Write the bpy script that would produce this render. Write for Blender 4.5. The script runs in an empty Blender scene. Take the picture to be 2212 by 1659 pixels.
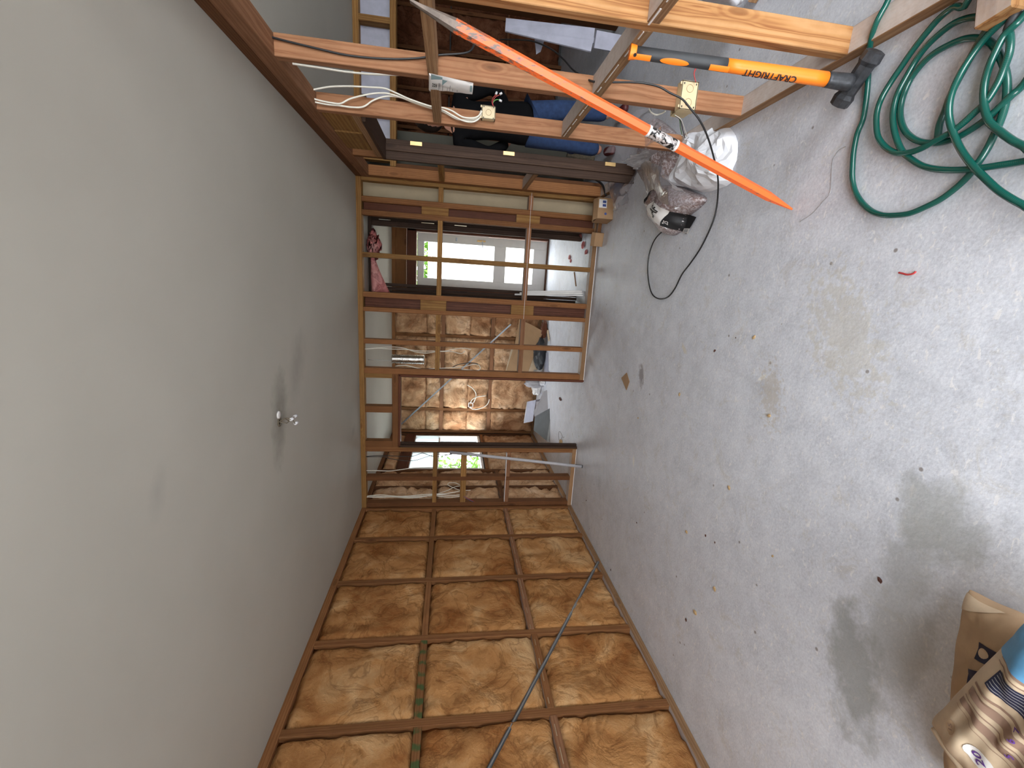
import bpy, bmesh, math, random
from mathutils import Vector, Matrix, noise, Quaternion
random.seed(7)
C = bpy.context.scene.collection
PI = math.pi

# ---------------------------------------------------------------- camera, sky, light, exposure
cam = bpy.data.cameras.new('camera'); camo = bpy.data.objects.new('camera', cam); C.objects.link(camo)
YAW, PITCH, ROLL = .2277, -.1433, -.0289          # the phone was held upright, its picture saved on its side
_f = Vector((-math.sin(YAW)*math.cos(PITCH), math.cos(YAW)*math.cos(PITCH), math.sin(PITCH)))
_r = Vector((math.cos(YAW), math.sin(YAW), 0)); _d = -_r.cross(_f)
_r2 = math.cos(ROLL)*_r + math.sin(ROLL)*_d; _d2 = -math.sin(ROLL)*_r + math.cos(ROLL)*_d
M = Matrix.Identity(4)
for i in range(3):
    M[i][0], M[i][1], M[i][2] = _d2[i], _r2[i], -_f[i]
M[2][3] = 1.4706
camo.matrix_world = M
cam.sensor_width = 36; cam.sensor_fit = 'HORIZONTAL'; cam.lens = 36*929.91/2212; cam.clip_start = .02; cam.clip_end = 200
bpy.context.scene.camera = camo

w = bpy.data.worlds.new('World'); bpy.context.scene.world = w; w.use_nodes = True
nt = w.node_tree; bg = nt.nodes['Background']
tc = nt.nodes.new('ShaderNodeTexCoord'); sep = nt.nodes.new('ShaderNodeSeparateXYZ'); cr = nt.nodes.new('ShaderNodeValToRGB')
nt.links.new(tc.outputs['Generated'], sep.inputs[0]); nt.links.new(sep.outputs[2], cr.inputs[0]); nt.links.new(cr.outputs[0], bg.inputs[0])
cr.color_ramp.elements[0].color = (.96, .98, 1, 1); cr.color_ramp.elements[0].position = 0
cr.color_ramp.elements[1].color = (.88, .93, 1, 1); cr.color_ramp.elements[1].position = 1
bg.inputs[1].default_value = 5.0

def portal(name, loc, rot, sx, sy):
    l = bpy.data.lights.new(name, 'AREA'); l.shape = 'RECTANGLE'; l.size = sx; l.size_y = sy; l.cycles.is_portal = True
    o = bpy.data.objects.new(name, l); C.objects.link(o); o.location = loc; o.rotation_euler = rot
portal('portal_near', (-.2, -1.38, 1.1), (PI/2, 0, 0), 1.6, 2.1)
portal('portal_next_room', (2.4, -1.38, 1.2), (PI/2, 0, 0), 2.0, 2.0)
portal('portal_door', (.3, 7.12, 1.1), (-PI/2, 0, 0), .8, 2.1)
portal('portal_window', (-2.72, 6.23, 1.5), (0, -PI/2, 0), 1.05, 1.3)

vs = bpy.context.scene.view_settings
vs.view_transform = 'Standard'; vs.look = 'None'; vs.gamma = 1; vs.use_curve_mapping = False; vs.exposure = 1.66
sc = bpy.context.scene
sc.cycles.use_denoising = True; sc.cycles.max_bounces = 10; sc.cycles.diffuse_bounces = 6; sc.cycles.transparent_max_bounces = 16
sc.cycles.caustics_reflective = False; sc.cycles.caustics_refractive = False

# ---------------------------------------------------------------- materials
MATS = {}
def newmat(name):
    m = bpy.data.materials.new(name); m.use_nodes = True; MATS[name] = m
    return m, m.node_tree, m.node_tree.nodes['Principled BSDF']
def N(t, kind, **kw):
    n = t.nodes.new(kind)
    for k, v in kw.items(): setattr(n, k, v)
    return n
def ramp(t, fac, stops):
    r = N(t, 'ShaderNodeValToRGB'); e = r.color_ramp.elements
    while len(e) < len(stops): e.new(.5)
    for el, (p, c) in zip(e, stops):
        el.position = p; el.color = (*c, 1) if len(c) == 3 else c
    t.links.new(fac, r.inputs[0]); return r.outputs[0]
def mixc(t, fac, a, b, mode='MIX'):
    m = N(t, 'ShaderNodeMix', data_type='RGBA', blend_type=mode)
    for sock, v in ((m.inputs[0], fac), (m.inputs[6], a), (m.inputs[7], b)):
        if hasattr(v, 'is_linked') or hasattr(v, 'links'): t.links.new(v, sock)
        else: sock.default_value = v if isinstance(v, (int, float)) else (*v, 1)
    return m.outputs[2]
def noise_tex(t, vec, scale, detail=4, rough=.6, dist=0.0):
    n = N(t, 'ShaderNodeTexNoise'); n.inputs['Scale'].default_value = scale; n.inputs['Detail'].default_value = detail
    n.inputs['Roughness'].default_value = rough; n.inputs['Distortion'].default_value = dist
    if vec is not None: t.links.new(vec, n.inputs['Vector'])
    return n.outputs[0]
def bump(t, b, h, strength=.3, dist=.01):
    n = N(t, 'ShaderNodeBump'); n.inputs['Strength'].default_value = strength; n.inputs['Distance'].default_value = dist
    t.links.new(h, n.inputs['Height']); t.links.new(n.outputs[0], b.inputs['Normal'])
def math_n(t, op, a, b=0.0, clamp=False):
    n = N(t, 'ShaderNodeMath', operation=op, use_clamp=clamp)
    for i, v in enumerate((a, b)):
        if isinstance(v, (int, float)): n.inputs[i].default_value = v
        else: t.links.new(v, n.inputs[i])
    return n.outputs[0]
def plain(name, col, rough=.6, metal=0.0, var=.12, nscale=9.0, bstr=0.0, spec=.5, **kw):
    m, t, b = newmat(name)
    tcn = N(t, 'ShaderNodeTexCoord'); f = noise_tex(t, tcn.outputs['Object'], nscale, 5, .6)
    lo = tuple(max(0, c*(1-var)) for c in col); hi = tuple(min(1, c*(1+var)) for c in col)
    t.links.new(ramp(t, f, [(.3, lo), (.7, hi)]), b.inputs['Base Color'])
    b.inputs['Roughness'].default_value = rough; b.inputs['Metallic'].default_value = metal
    b.inputs['Specular IOR Level'].default_value = spec
    if bstr: bump(t, b, f, bstr, .004)
    return m
def wood(name, light, mid, dark, dusty=.55, dust=(.50, .45, .42), ringscale=26, rough=.7, dist=5.0):
    m, t, b = newmat(name)
    at = N(t, 'ShaderNodeAttribute', attribute_name='grain')
    mp = N(t, 'ShaderNodeMapping'); mp.inputs['Scale'].default_value = (1, 1, .07); t.links.new(at.outputs['Vector'], mp.inputs[0])
    v = mp.outputs[0]
    wv = N(t, 'ShaderNodeTexWave', wave_type='RINGS', rings_direction='Z'); wv.inputs['Scale'].default_value = ringscale
    wv.inputs['Distortion'].default_value = dist; wv.inputs['Detail'].default_value = 3; wv.inputs['Detail Scale'].default_value = 1.6
    t.links.new(v, wv.inputs['Vector'])
    fib = noise_tex(t, v, 260, 3, .7)
    base = ramp(t, wv.outputs['Fac'], [(.0, light), (.55, mid), (.93, dark), (1., mid)])
    base = mixc(t, math_n(t, 'MULTIPLY', fib, .22), base, tuple(c*.55 for c in dark))
    # knots
    mp2 = N(t, 'ShaderNodeMapping'); mp2.inputs['Scale'].default_value = (7, 7, 2.3); t.links.new(at.outputs['Vector'], mp2.inputs[0])
    vo = N(t, 'ShaderNodeTexVoronoi'); vo.inputs['Scale'].default_value = 1.0; t.links.new(mp2.outputs[0], vo.inputs['Vector'])
    kn = ramp(t, vo.outputs['Distance'], [(.05, (1, 1, 1)), (.13, (0, 0, 0))])
    rk = math_n(t, 'ADD', math_n(t, 'MULTIPLY', math_n(t, 'SINE', math_n(t, 'MULTIPLY', vo.outputs['Distance'], 75.0)), .5), .5)
    base = mixc(t, ramp(t, vo.outputs['Distance'], [(.10, (.7, .7, .7)), (.30, (0, 0, 0))]), base, ramp(t, rk, [(.2, mid), (.9, dark)]))
    base = mixc(t, math_n(t, 'MULTIPLY', kn, .75), base, tuple(c*.45 for c in dark))
    big = noise_tex(t, at.outputs['Vector'], 5, 5, .65)
    base = mixc(t, ramp(t, big, [(.42, (0, 0, 0)), (.72, (.5, .5, .5))]), base, tuple(c*.6 for c in mid))
    oi = N(t, 'ShaderNodeObjectInfo')
    hsv = N(t, 'ShaderNodeHueSaturation'); t.links.new(base, hsv.inputs['Color'])
    t.links.new(math_n(t, 'ADD', math_n(t, 'MULTIPLY', oi.outputs['Random'], .36), .82), hsv.inputs['Value'])
    base = hsv.outputs[0]
    geo = N(t, 'ShaderNodeNewGeometry'); sp = N(t, 'ShaderNodeSeparateXYZ'); t.links.new(geo.outputs['True Normal'], sp.inputs[0])
    up = ramp(t, sp.outputs[2], [(.85, (0, 0, 0)), (.97, (dusty, dusty, dusty))])
    dn = noise_tex(t, at.outputs['Vector'], 30, 4, .7)
    base = mixc(t, math_n(t, 'MULTIPLY', up, math_n(t, 'ADD', dn, .5), True), base, dust)
    t.links.new(base, b.inputs['Base Color']); b.inputs['Roughness'].default_value = rough
    b.inputs['Specular IOR Level'].default_value = .15
    bump(t, b, math_n(t, 'ADD', wv.outputs['Fac'], fib), .12, .002)
    return m
wood('pine', (.27, .125, .05), (.24, .105, .04), (.18, .07, .026))
wood('pine_bright', (.39, .215, .095), (.34, .17, .065), (.20, .08, .028), ringscale=9, dist=11)
wood('pine_warm', (.31, .155, .082), (.28, .135, .068), (.215, .092, .045), ringscale=16, dist=8)
wood('pine_yellow', (.34, .19, .065), (.30, .155, .05), (.20, .09, .03), ringscale=18)
wood('pine_old', (.17, .075, .03), (.15, .06, .025), (.10, .04, .015))
wood('pine_dust', (.36, .22, .12), (.32, .18, .09), (.22, .12, .06), dusty=.75, dust=(.58, .53, .50))
wood('stained', (.062, .036, .024), (.052, .030, .020), (.036, .020, .014), dusty=.2, ringscale=30, rough=.65)
wood('mahogany', (.15, .055, .03), (.12, .042, .022), (.07, .022, .012), dusty=.2, ringscale=30, rough=.55)
def green_wood():
    m = MATS['pine'].copy(); m.name = 'pine_green'; MATS['pine_green'] = m; t = m.node_tree; b = t.nodes['Principled BSDF']
    src = b.inputs['Base Color'].links[0].from_socket
    at = N(t, 'ShaderNodeAttribute', attribute_name='grain'); sp = N(t, 'ShaderNodeSeparateXYZ'); t.links.new(at.outputs['Vector'], sp.inputs[0])
    s = math_n(t, 'SINE', math_n(t, 'MULTIPLY', sp.outputs[2], 70.0)); n = noise_tex(t, at.outputs['Vector'], 22, 2, .5)
    f = ramp(t, math_n(t, 'ADD', math_n(t, 'MULTIPLY', s, .22), n), [(.50, (0, 0, 0)), (.72, (.75, .75, .75))])
    t.links.new(mixc(t, f, src, (.02, .085, .03)), b.inputs['Base Color'])
green_wood()

def batt_mat(name, lo, mid, hi):
    m, t, b = newmat(name)
    tcn = N(t, 'ShaderNodeTexCoord'); geo = N(t, 'ShaderNodeNewGeometry'); v = geo.outputs['Position']
    n1 = noise_tex(t, v, 4.2, 6, .60, .7); n2 = noise_tex(t, v, 2.1, 4, .6, .4); n3 = noise_tex(t, v, 30, 5, .7, 2.0)
    s = math_n(t, 'ADD', math_n(t, 'MULTIPLY', n1, .62), math_n(t, 'ADD', math_n(t, 'MULTIPLY', n2, .38), math_n(t, 'MULTIPLY', n3, .07)))
    # dark crinkles
    rdg = math_n(t, 'ABSOLUTE', math_n(t, 'SUBTRACT', noise_tex(t, v, 3.4, 4, .6, 1.0), .5))
    oi = N(t, 'ShaderNodeObjectInfo'); s = math_n(t, 'ADD', s, math_n(t, 'MULTIPLY', math_n(t, 'SUBTRACT', oi.outputs['Random'], .5), .10))
    base = ramp(t, s, [(.40, lo), (.56, mid), (.72, hi)])
    base = mixc(t, ramp(t, rdg, [(.0, (.45, .45, .45)), (.03, (0, 0, 0))]), base, tuple(c*.45 for c in lo))
    t.links.new(base, b.inputs['Base Color']); b.inputs['Roughness'].default_value = .95; b.inputs['Specular IOR Level'].default_value = .05
    bump(t, b, math_n(t, 'ADD', n1, math_n(t, 'ADD', math_n(t, 'MULTIPLY', rdg, 1.5), math_n(t, 'MULTIPLY', n3, .3))), .8, .03)
    return m
batt_mat('batt', (.27, .105, .032), (.45, .225, .085), (.62, .39, .195))
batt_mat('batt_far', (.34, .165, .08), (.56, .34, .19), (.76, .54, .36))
batt_mat('batt_shaded', (.07, .025, .012), (.13, .05, .025), (.20, .09, .05))  # same batts with the next room's dimness put into the colour
batt_mat('pink_batt', (.45, .10, .10), (.66, .24, .23), (.8, .45, .42))

def concrete():
    m, t, b = newmat('concrete'); geo = N(t, 'ShaderNodeNewGeometry'); v = geo.outputs['Position']
    a = noise_tex(t, v, 1.3, 6, .65, .3); c = noise_tex(t, v, 9, 6, .7); f = noise_tex(t, v, 95, 4, .7); g = noise_tex(t, v, 38, 3, .6)
    s = math_n(t, 'ADD', math_n(t, 'MULTIPLY', a, .26), math_n(t, 'ADD', math_n(t, 'MULTIPLY', c, .34), math_n(t, 'MULTIPLY', f, .40)))
    base = ramp(t, s, [(.36, (.48, .50, .55)), (.5, (.64, .665, .725)), (.62, (.76, .785, .84))])
    # worn yellowish patches, pale scuffs and small dark specks
    base = mixc(t, ramp(t, noise_tex(t, v, 6.5, 8, .8, .8), [(.54, (0, 0, 0)), (.66, (.42, .42, .42))]), base, (.50, .46, .38))
    base = mixc(t, ramp(t, noise_tex(t, v, 1.7, 5, .7, .9), [(.56, (0, 0, 0)), (.76, (.4, .4, .4))]), base, (.36, .37, .385))
    mp = N(t, 'ShaderNodeMapping'); mp.inputs['Scale'].default_value = (30, 60, 1); mp.inputs['Rotation'].default_value = (0, 0, .5); t.links.new(v, mp.inputs[0])
    base = mixc(t, ramp(t, noise_tex(t, mp.outputs[0], 1, 3, .6, .8), [(.60, (0, 0, 0)), (.68, (.7, .7, .7))]), base, (.82, .81, .81))
    vo = N(t, 'ShaderNodeTexVoronoi'); vo.inputs['Scale'].default_value = 7; vo.inputs['Randomness'].default_value = 1; t.links.new(v, vo.inputs['Vector'])
    base = mixc(t, ramp(t, vo.outputs['Distance'], [(.035, (.75, .75, .75)), (.06, (0, 0, 0))]), base, (.17, .13, .11))
    def spot(cx, cy, sx, sy, rot, col, k, edge=1.2, sc_=9):
        nonlocal base
        mp = N(t, 'ShaderNodeMapping', vector_type='TEXTURE'); mp.inputs['Location'].default_value = (cx, cy, 0); mp.inputs['Rotation'].default_value = (0, 0, rot)
        mp.inputs['Scale'].default_value = (sx, sy, 1); t.links.new(v, mp.inputs[0])
        ln = N(t, 'ShaderNodeVectorMath', operation='LENGTH'); t.links.new(mp.outputs[0], ln.inputs[0])
        d = math_n(t, 'ADD', ln.outputs['Value'], math_n(t, 'MULTIPLY', math_n(t, 'SUBTRACT', noise_tex(t, v, sc_, 4, .65), .5), edge*1.6))
        base = mixc(t, ramp(t, d, [(.55, (k, k, k)), (1., (0, 0, 0))]), base, col)
    spot(-.63, 3.11, .10, .05, .4, (.24, .22, .24), .8, 1.3, 16)
    spot(-.36, 1.83, .035, .012, 2.2, (.84, .83, .79), .9, .8, 40)
    spot(-1.31, 3.05, .05, .018, .2, (.82, .81, .77), .8, .8, 40)
    spot(-.33, 2.55, .05, .02, .9, (.66, .62, .52), .7, 1, 30)
    spot(-1.27, 1.10, .26, .12, .3, (.25, .26, .24), .65, 1.3, 7)  # three spots near the sacks: dark stains and the photographer's shadow, painted together
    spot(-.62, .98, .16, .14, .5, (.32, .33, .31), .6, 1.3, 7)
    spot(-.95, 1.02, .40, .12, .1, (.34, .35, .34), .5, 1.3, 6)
    spot(-.10, 1.45, .30, .14, .6, (.55, .52, .44), .45, 2.6, 28)
    spot(-.42, 1.75, .16, .07, .3, (.50, .45, .38), .5, 2.8, 38)
    t.links.new(base, b.inputs['Base Color'])
    t.links.new(ramp(t, c, [(.3, (.42, .42, .42)), (.7, (.7, .7, .7))]), b.inputs['Roughness'])
    bump(t, b, math_n(t, 'ADD', math_n(t, 'MULTIPLY', c, .5), math_n(t, 'MULTIPLY', g, .6)), .35, .006)
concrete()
def ceiling_mat():
    m, t, b = newmat('ceiling_paint'); geo = N(t, 'ShaderNodeNewGeometry'); v = geo.outputs['Position']
    base = ramp(t, noise_tex(t, v, 1.1, 4, .55), [(.35, (.40, .378, .325)), (.65, (.435, .412, .358))])
    def smudge(cx, cy, sx, sy, rot, col, k):
        nonlocal base
        mp = N(t, 'ShaderNodeMapping', vector_type='TEXTURE'); mp.inputs['Location'].default_value = (cx, cy, 2.4); mp.inputs['Rotation'].default_value = (0, 0, rot)
        mp.inputs['Scale'].default_value = (sx, sy, 1); t.links.new(v, mp.inputs[0])
        ln = N(t, 'ShaderNodeVectorMath', operation='LENGTH'); t.links.new(mp.outputs[0], ln.inputs[0])
        d = math_n(t, 'ADD', ln.outputs['Value'], math_n(t, 'MULTIPLY', math_n(t, 'SUBTRACT', noise_tex(t, v, 9, 4, .6), .5), 1.2))
        base = mixc(t, ramp(t, d, [(.1, (k, k, k)), (1., (0, 0, 0))]), base, col)
    smudge(-.80, 2.43, .30, .13, .2, (.16, .15, .12), .75)
    smudge(-.55, 2.75, .26, .16, .5, (.27, .25, .22), .5)
    smudge(-.73, 1.42, .10, .05, .3, (.3, .29, .26), .45)
    smudge(-1.95, 4.1, .40, .30, .5, (.33, .30, .26), .4)
    smudge(-1.5, 4.2, .12, .06, 1.1, (.3, .28, .25), .5)
    t.links.new(base, b.inputs['Base Color']); b.inputs['Roughness'].default_value = .8
    bump(t, b, noise_tex(t, v, 120, 2, .5), .05, .002)
ceiling_mat()
plain('plaster', (.34, .275, .18), .85, var=.06)
plain('plaster_shaded', (.10, .095, .075), .85, var=.06)  # plaster darkened in colour for the shade deep in the next room
plain('white_paint', (.74, .72, .70), .45, var=.05)
plain('door_white', (.66, .64, .62), .45, var=.04)
plain('exterior_wall', (.85, .82, .72), .9, var=.04)
plain('fascia_pink', (.70, .45, .42), .7)
plain('ground_outside', (.5, .49, .46), .95)
plain('building_paper', (.05, .05, .05), .9)
plain('steel', (.30, .33, .36), .4, 1.0, .15)
plain('galv', (.50, .52, .53), .42, .8, .12)
plain('cable_white', (.72, .69, .60), .5, var=.03)
plain('cable_black', (.012, .012, .013), .45, var=.1)
plain('orange_paint', (.95, .15, .025), .38, var=.08, nscale=20)
plain('orange_grip', (.95, .24, .015), .45, var=.03)
plain('rubber_dark', (.035, .038, .042), .6, var=.2)
plain('iron_black', (.055, .058, .065), .45, .5, .45, 40, .4)
plain('clay_dirt', (.16, .13, .09), .9, var=.3, nscale=50, bstr=.5)
plain('box_cream', (.62, .50, .30), .5, var=.04)
plain('red_wire', (.35, .03, .03), .45)
plain('green_wire', (.12, .38, .10), .45)
plain('bar_rust', (.20, .16, .135), .6, .3, .3, 30)
plain('clear_tip', (.7, .7, .72), .2)
plain('black_ink', (.012, .012, .014), .6)
plain('navy_ink', (.018, .02, .05), .6)
plain('violet_ink', (.13, .05, .28), .6)
plain('grey_ink', (.33, .33, .34), .6)
plain('teal_print', (.24, .36, .38), .5)
plain('cyan_paper', (.10, .28, .47), .5, var=.2, nscale=12)
plain('brown_ink', (.27, .17, .12), .7)
plain('paper_white', (.78, .76, .74), .55, var=.03)
plain('kraft', (.44, .30, .18), .75, var=.12, nscale=14, bstr=.25)
plain('kraft_pale', (.58, .45, .31), .75, var=.12, nscale=14, bstr=.25)
plain('cardboard', (.36, .22, .115), .85, var=.08)
plain('white_plastic', (.88, .90, .95), .35, var=.04, nscale=6)
plain('grey_sheet', (.40, .39, .41), .5, var=.07)
plain('dark_sheet', (.13, .14, .145), .45, var=.12)
plain('violet_white', (.42, .43, .52), .4)
plain('denim', (.020, .045, .12), .9, var=.25, nscale=30, bstr=.3)
plain('black_cloth', (.006, .006, .007), .95, var=.2, spec=.1)
plain('skin', (.50, .25, .17), .55, var=.06)
plain('hair', (.012, .009, .008), .5)
plain('shoe_red', (.09, .015, .015), .5)
plain('leaf', (.10, .22, .02), .6, var=.4, nscale=3)
plain('wood_chip', (.55, .38, .2), .85, var=.25, nscale=30)
plain('dark_chip', (.10, .04, .03), .8, var=.3, nscale=30)
plain('red_plastic', (.5, .05, .05), .4)
plain('bottle_blue', (.05, .08, .25), .4)
plain('brass', (.50, .33, .14), .35, .6, .1)
def tape():
    m, t, b = newmat('worn_label'); tcn = N(t, 'ShaderNodeTexCoord')
    t.links.new(ramp(t, noise_tex(t, tcn.outputs['Object'], 60, 3, .6, 1), [(.42, (.02, .02, .02)), (.5, (.62, .57, .55)), (.6, (.8, .77, .77))]), b.inputs['Base Color'])
    b.inputs['Roughness'].default_value = .25; b.inputs['Metallic'].default_value = .5
tape()
def worn_bar():
    m, t, b = newmat('orange_worn'); at = N(t, 'ShaderNodeAttribute', attribute_name='grain'); sp = N(t, 'ShaderNodeSeparateXYZ'); t.links.new(at.outputs['Vector'], sp.inputs[0])
    n = noise_tex(t, at.outputs['Vector'], 45, 5, .7); z = sp.outputs[2]      # grain z runs 0 (tip) to 1 (top)
    wear = ramp(t, math_n(t, 'ADD', n, math_n(t, 'MULTIPLY', math_n(t, 'SUBTRACT', z, .62, True), .55)), [(.60, (0, 0, 0)), (.70, (1, 1, 1))])
    t.links.new(mixc(t, wear, (.95, .16, .03), (.15, .11, .09)), b.inputs['Base Color']); b.inputs['Roughness'].default_value = .4
worn_bar()
def hose_mat():
    m, t, b = newmat('hose_green'); at = N(t, 'ShaderNodeAttribute', attribute_name='grain')
    wv = N(t, 'ShaderNodeTexWave', bands_direction='DIAGONAL'); wv.inputs['Scale'].default_value = 140; t.links.new(at.outputs['Vector'], wv.inputs['Vector'])
    t.links.new(ramp(t, wv.outputs['Fac'], [(.2, (.003, .065, .052)), (.8, (.005, .095, .072))]), b.inputs['Base Color'])
    b.inputs['Roughness'].default_value = .22; b.inputs['Specular IOR Level'].default_value = .7
hose_mat()
def gravel():
    m, t, b = newmat('scoria'); geo = N(t, 'ShaderNodeNewGeometry'); v = geo.outputs['Position']
    vo = N(t, 'ShaderNodeTexVoronoi'); vo.inputs['Scale'].default_value = 120; t.links.new(v, vo.inputs['Vector'])
    f = noise_tex(t, v, 60, 4, .7)
    t.links.new(mixc(t, ramp(t, f, [(.47, (0, 0, 0)), (.60, (.85, .85, .85))]), ramp(t, vo.outputs['Distance'], [(.1, (.13, .08, .075)), (.7, (.30, .215, .20))]), (.60, .56, .58)), b.inputs['Base Color'])
    b.inputs['Roughness'].default_value = .3; bump(t, b, vo.outputs['Distance'], .5, .004)
    b.inputs['Coat Weight'].default_value = .6; b.inputs['Coat Roughness'].default_value = .12
gravel()
def glassy(name, tint, gloss, gr, milk=0.0, milkcol=(.9, .9, .9), nscale=0):
    m = bpy.data.materials.new(name); m.use_nodes = True; MATS[name] = m; t = m.node_tree
    out = t.nodes['Material Output']; t.nodes.remove(t.nodes['Principled BSDF'])
    tr = N(t, 'ShaderNodeBsdfTransparent'); tr.inputs[0].default_value = (*tint, 1)
    gl = N(t, 'ShaderNodeBsdfGlossy'); gl.inputs['Roughness'].default_value = gr
    if nscale:
        tcn = N(t, 'ShaderNodeTexCoord'); bn = N(t, 'ShaderNodeBump'); bn.inputs['Strength'].default_value = .9; bn.inputs['Distance'].default_value = .02
        t.links.new(noise_tex(t, tcn.outputs['Object'], nscale, 3, .6, 1.5), bn.inputs['Height']); t.links.new(bn.outputs[0], gl.inputs['Normal'])
    fr = N(t, 'ShaderNodeLayerWeight'); fr.inputs['Blend'].default_value = gloss
    mx = N(t, 'ShaderNodeMixShader'); t.links.new(fr.outputs['Fresnel'], mx.inputs[0]); t.links.new(tr.outputs[0], mx.inputs[1]); t.links.new(gl.outputs[0], mx.inputs[2])
    last = mx.outputs[0]
    if milk:
        tl = N(t, 'ShaderNodeBsdfTranslucent'); tl.inputs[0].default_value = (*milkcol, 1); df = N(t, 'ShaderNodeBsdfDiffuse'); df.inputs[0].default_value = (*milkcol, 1)
        m1 = N(t, 'ShaderNodeMixShader'); m1.inputs[0].default_value = .35; t.links.new(tl.outputs[0], m1.inputs[1]); t.links.new(df.outputs[0], m1.inputs[2])
        m2 = N(t, 'ShaderNodeMixShader'); m2.inputs[0].default_value = milk; t.links.new(last, m2.inputs[1]); t.links.new(m1.outputs[0], m2.inputs[2]); last = m2.outputs[0]
    t.links.new(last, out.inputs[0])
glassy('glass', (.97, .98, .98), .04, .02)
glassy('frosted', (.8, .85, .85), .3, .3, .75, (.70, .80, .82), 30)
glassy('clear_film', (.93, .92, .93), .09, .30, .20, (.80, .78, .82), 7)
def foil():
    m, t, b = newmat('foil'); b.inputs['Metallic'].default_value = 1; b.inputs['Roughness'].default_value = .22; b.inputs['Base Color'].default_value = (.72, .71, .68, 1)
    tcn = N(t, 'ShaderNodeTexCoord'); bump(t, b, noise_tex(t, tcn.outputs['Object'], 70, 3, .6), .7, .006)
foil()

# ---------------------------------------------------------------- helpers
def link(name, me, mat, parent=None):
    o = bpy.data.objects.new(name, me); C.objects.link(o)
    if mat: me.materials.append(MATS[mat])
    if parent: o.parent = parent
    return o
def tag(o, label, cat, group=None, kind=None):
    if label: o['label'] = label
    if cat: o['category'] = cat
    if group: o['group'] = group
    if kind: o['kind'] = kind
    return o
def empty(name, loc=(0, 0, 0)):
    o = bpy.data.objects.new(name, None); C.objects.link(o); o.location = loc; o.empty_display_size = .1
    return o
def struct(name, label=None):
    o = empty(name); o['kind'] = 'structure'
    if label: o['label'] = label
    return o
def setgrain(me, L, off=True, norm=None):
    """L: function giving the coordinate along and across the grain for a vertex"""
    a = me.attributes.new('grain', 'FLOAT_VECTOR', 'POINT')
    o = Vector((random.uniform(.02, .16)*random.choice((-1, 1)), random.uniform(.02, .16)*random.choice((-1, 1)), random.uniform(0, 60))) if off else Vector()
    for i, v in enumerate(me.vertices): a.data[i].vector = L(v.co) + o
def box(name, a, b, mat, parent=None, bev=.0025, off=Vector()):
    """axis aligned timber from corner a to corner b, a little chamfered, origin at its middle (world coordinates)"""
    a = Vector(a); b = Vector(b); lo = Vector(map(min, a, b)); hi = Vector(map(max, a, b)); c = (lo+hi)/2; s = hi-lo
    bm = bmesh.new(); bmesh.ops.create_cube(bm, size=1)
    for v in bm.verts: v.co = Vector((v.co.x*s.x, v.co.y*s.y, v.co.z*s.z))
    bv = min(bev, min(s)*.3)
    if bv > 0: bmesh.ops.bevel(bm, geom=bm.edges[:], offset=bv, segments=1, affect='EDGES')
    me = bpy.data.meshes.new(name); bm.to_mesh(me); bm.free()
    ax = max(range(3), key=lambda i: s[i]); oth = [i for i in range(3) if i != ax]
    setgrain(me, lambda p: Vector((p[oth[0]], p[oth[1]], p[ax])))
    o = link(name, me, mat, parent); o.location = c - (parent.matrix_world.translation if False else Vector())
    if parent is not None: o.location = c - PLOC.get(parent.name, Vector())
    return o
PLOC = {}
def beam(name, p, q, wdt, hgt, mat, parent=None, up=(0, 0, 1), bev=.002):
    """box from p to q, wdt across and hgt along up"""
    p = Vector(p); q = Vector(q); d = (q-p); L = d.length; z = d.normalized(); u = Vector(up); x = u.cross(z)
    if x.length < 1e-4: x = Vector((1, 0, 0)).cross(z)
    x.normalize(); y = z.cross(x)
    bm = bmesh.new(); bmesh.ops.create_cube(bm, size=1)
    for v in bm.verts: v.co = Vector((v.co.x*wdt, v.co.y*hgt, v.co.z*L))
    bv = min(bev, wdt*.3, hgt*.3)
    if bv > 0: bmesh.ops.bevel(bm, geom=bm.edges[:], offset=bv, segments=1, affect='EDGES')
    me = bpy.data.meshes.new(name); bm.to_mesh(me); bm.free(); setgrain(me, lambda c: c.copy())
    R = Matrix((x, y, z)).transposed().to_4x4(); R.translation = (p+q)/2 - (PLOC.get(parent.name, Vector()) if parent else Vector())
    o = link(name, me, mat, parent); o.matrix_local = R
    return o
def catmull(pts, n=6):
    pts = [Vector(p) for p in pts]; out = []
    for i in range(len(pts)-1):
        p0 = pts[max(i-1, 0)]; p1 = pts[i]; p2 = pts[i+1]; p3 = pts[min(i+2, len(pts)-1)]
        for k in range(n):
            t = k/n; out.append(.5*((2*p1)+(-p0+p2)*t+(2*p0-5*p1+4*p2-p3)*t*t+(-p0+3*p1-3*p2+p3)*t**3))
    return out+[pts[-1]]
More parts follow.
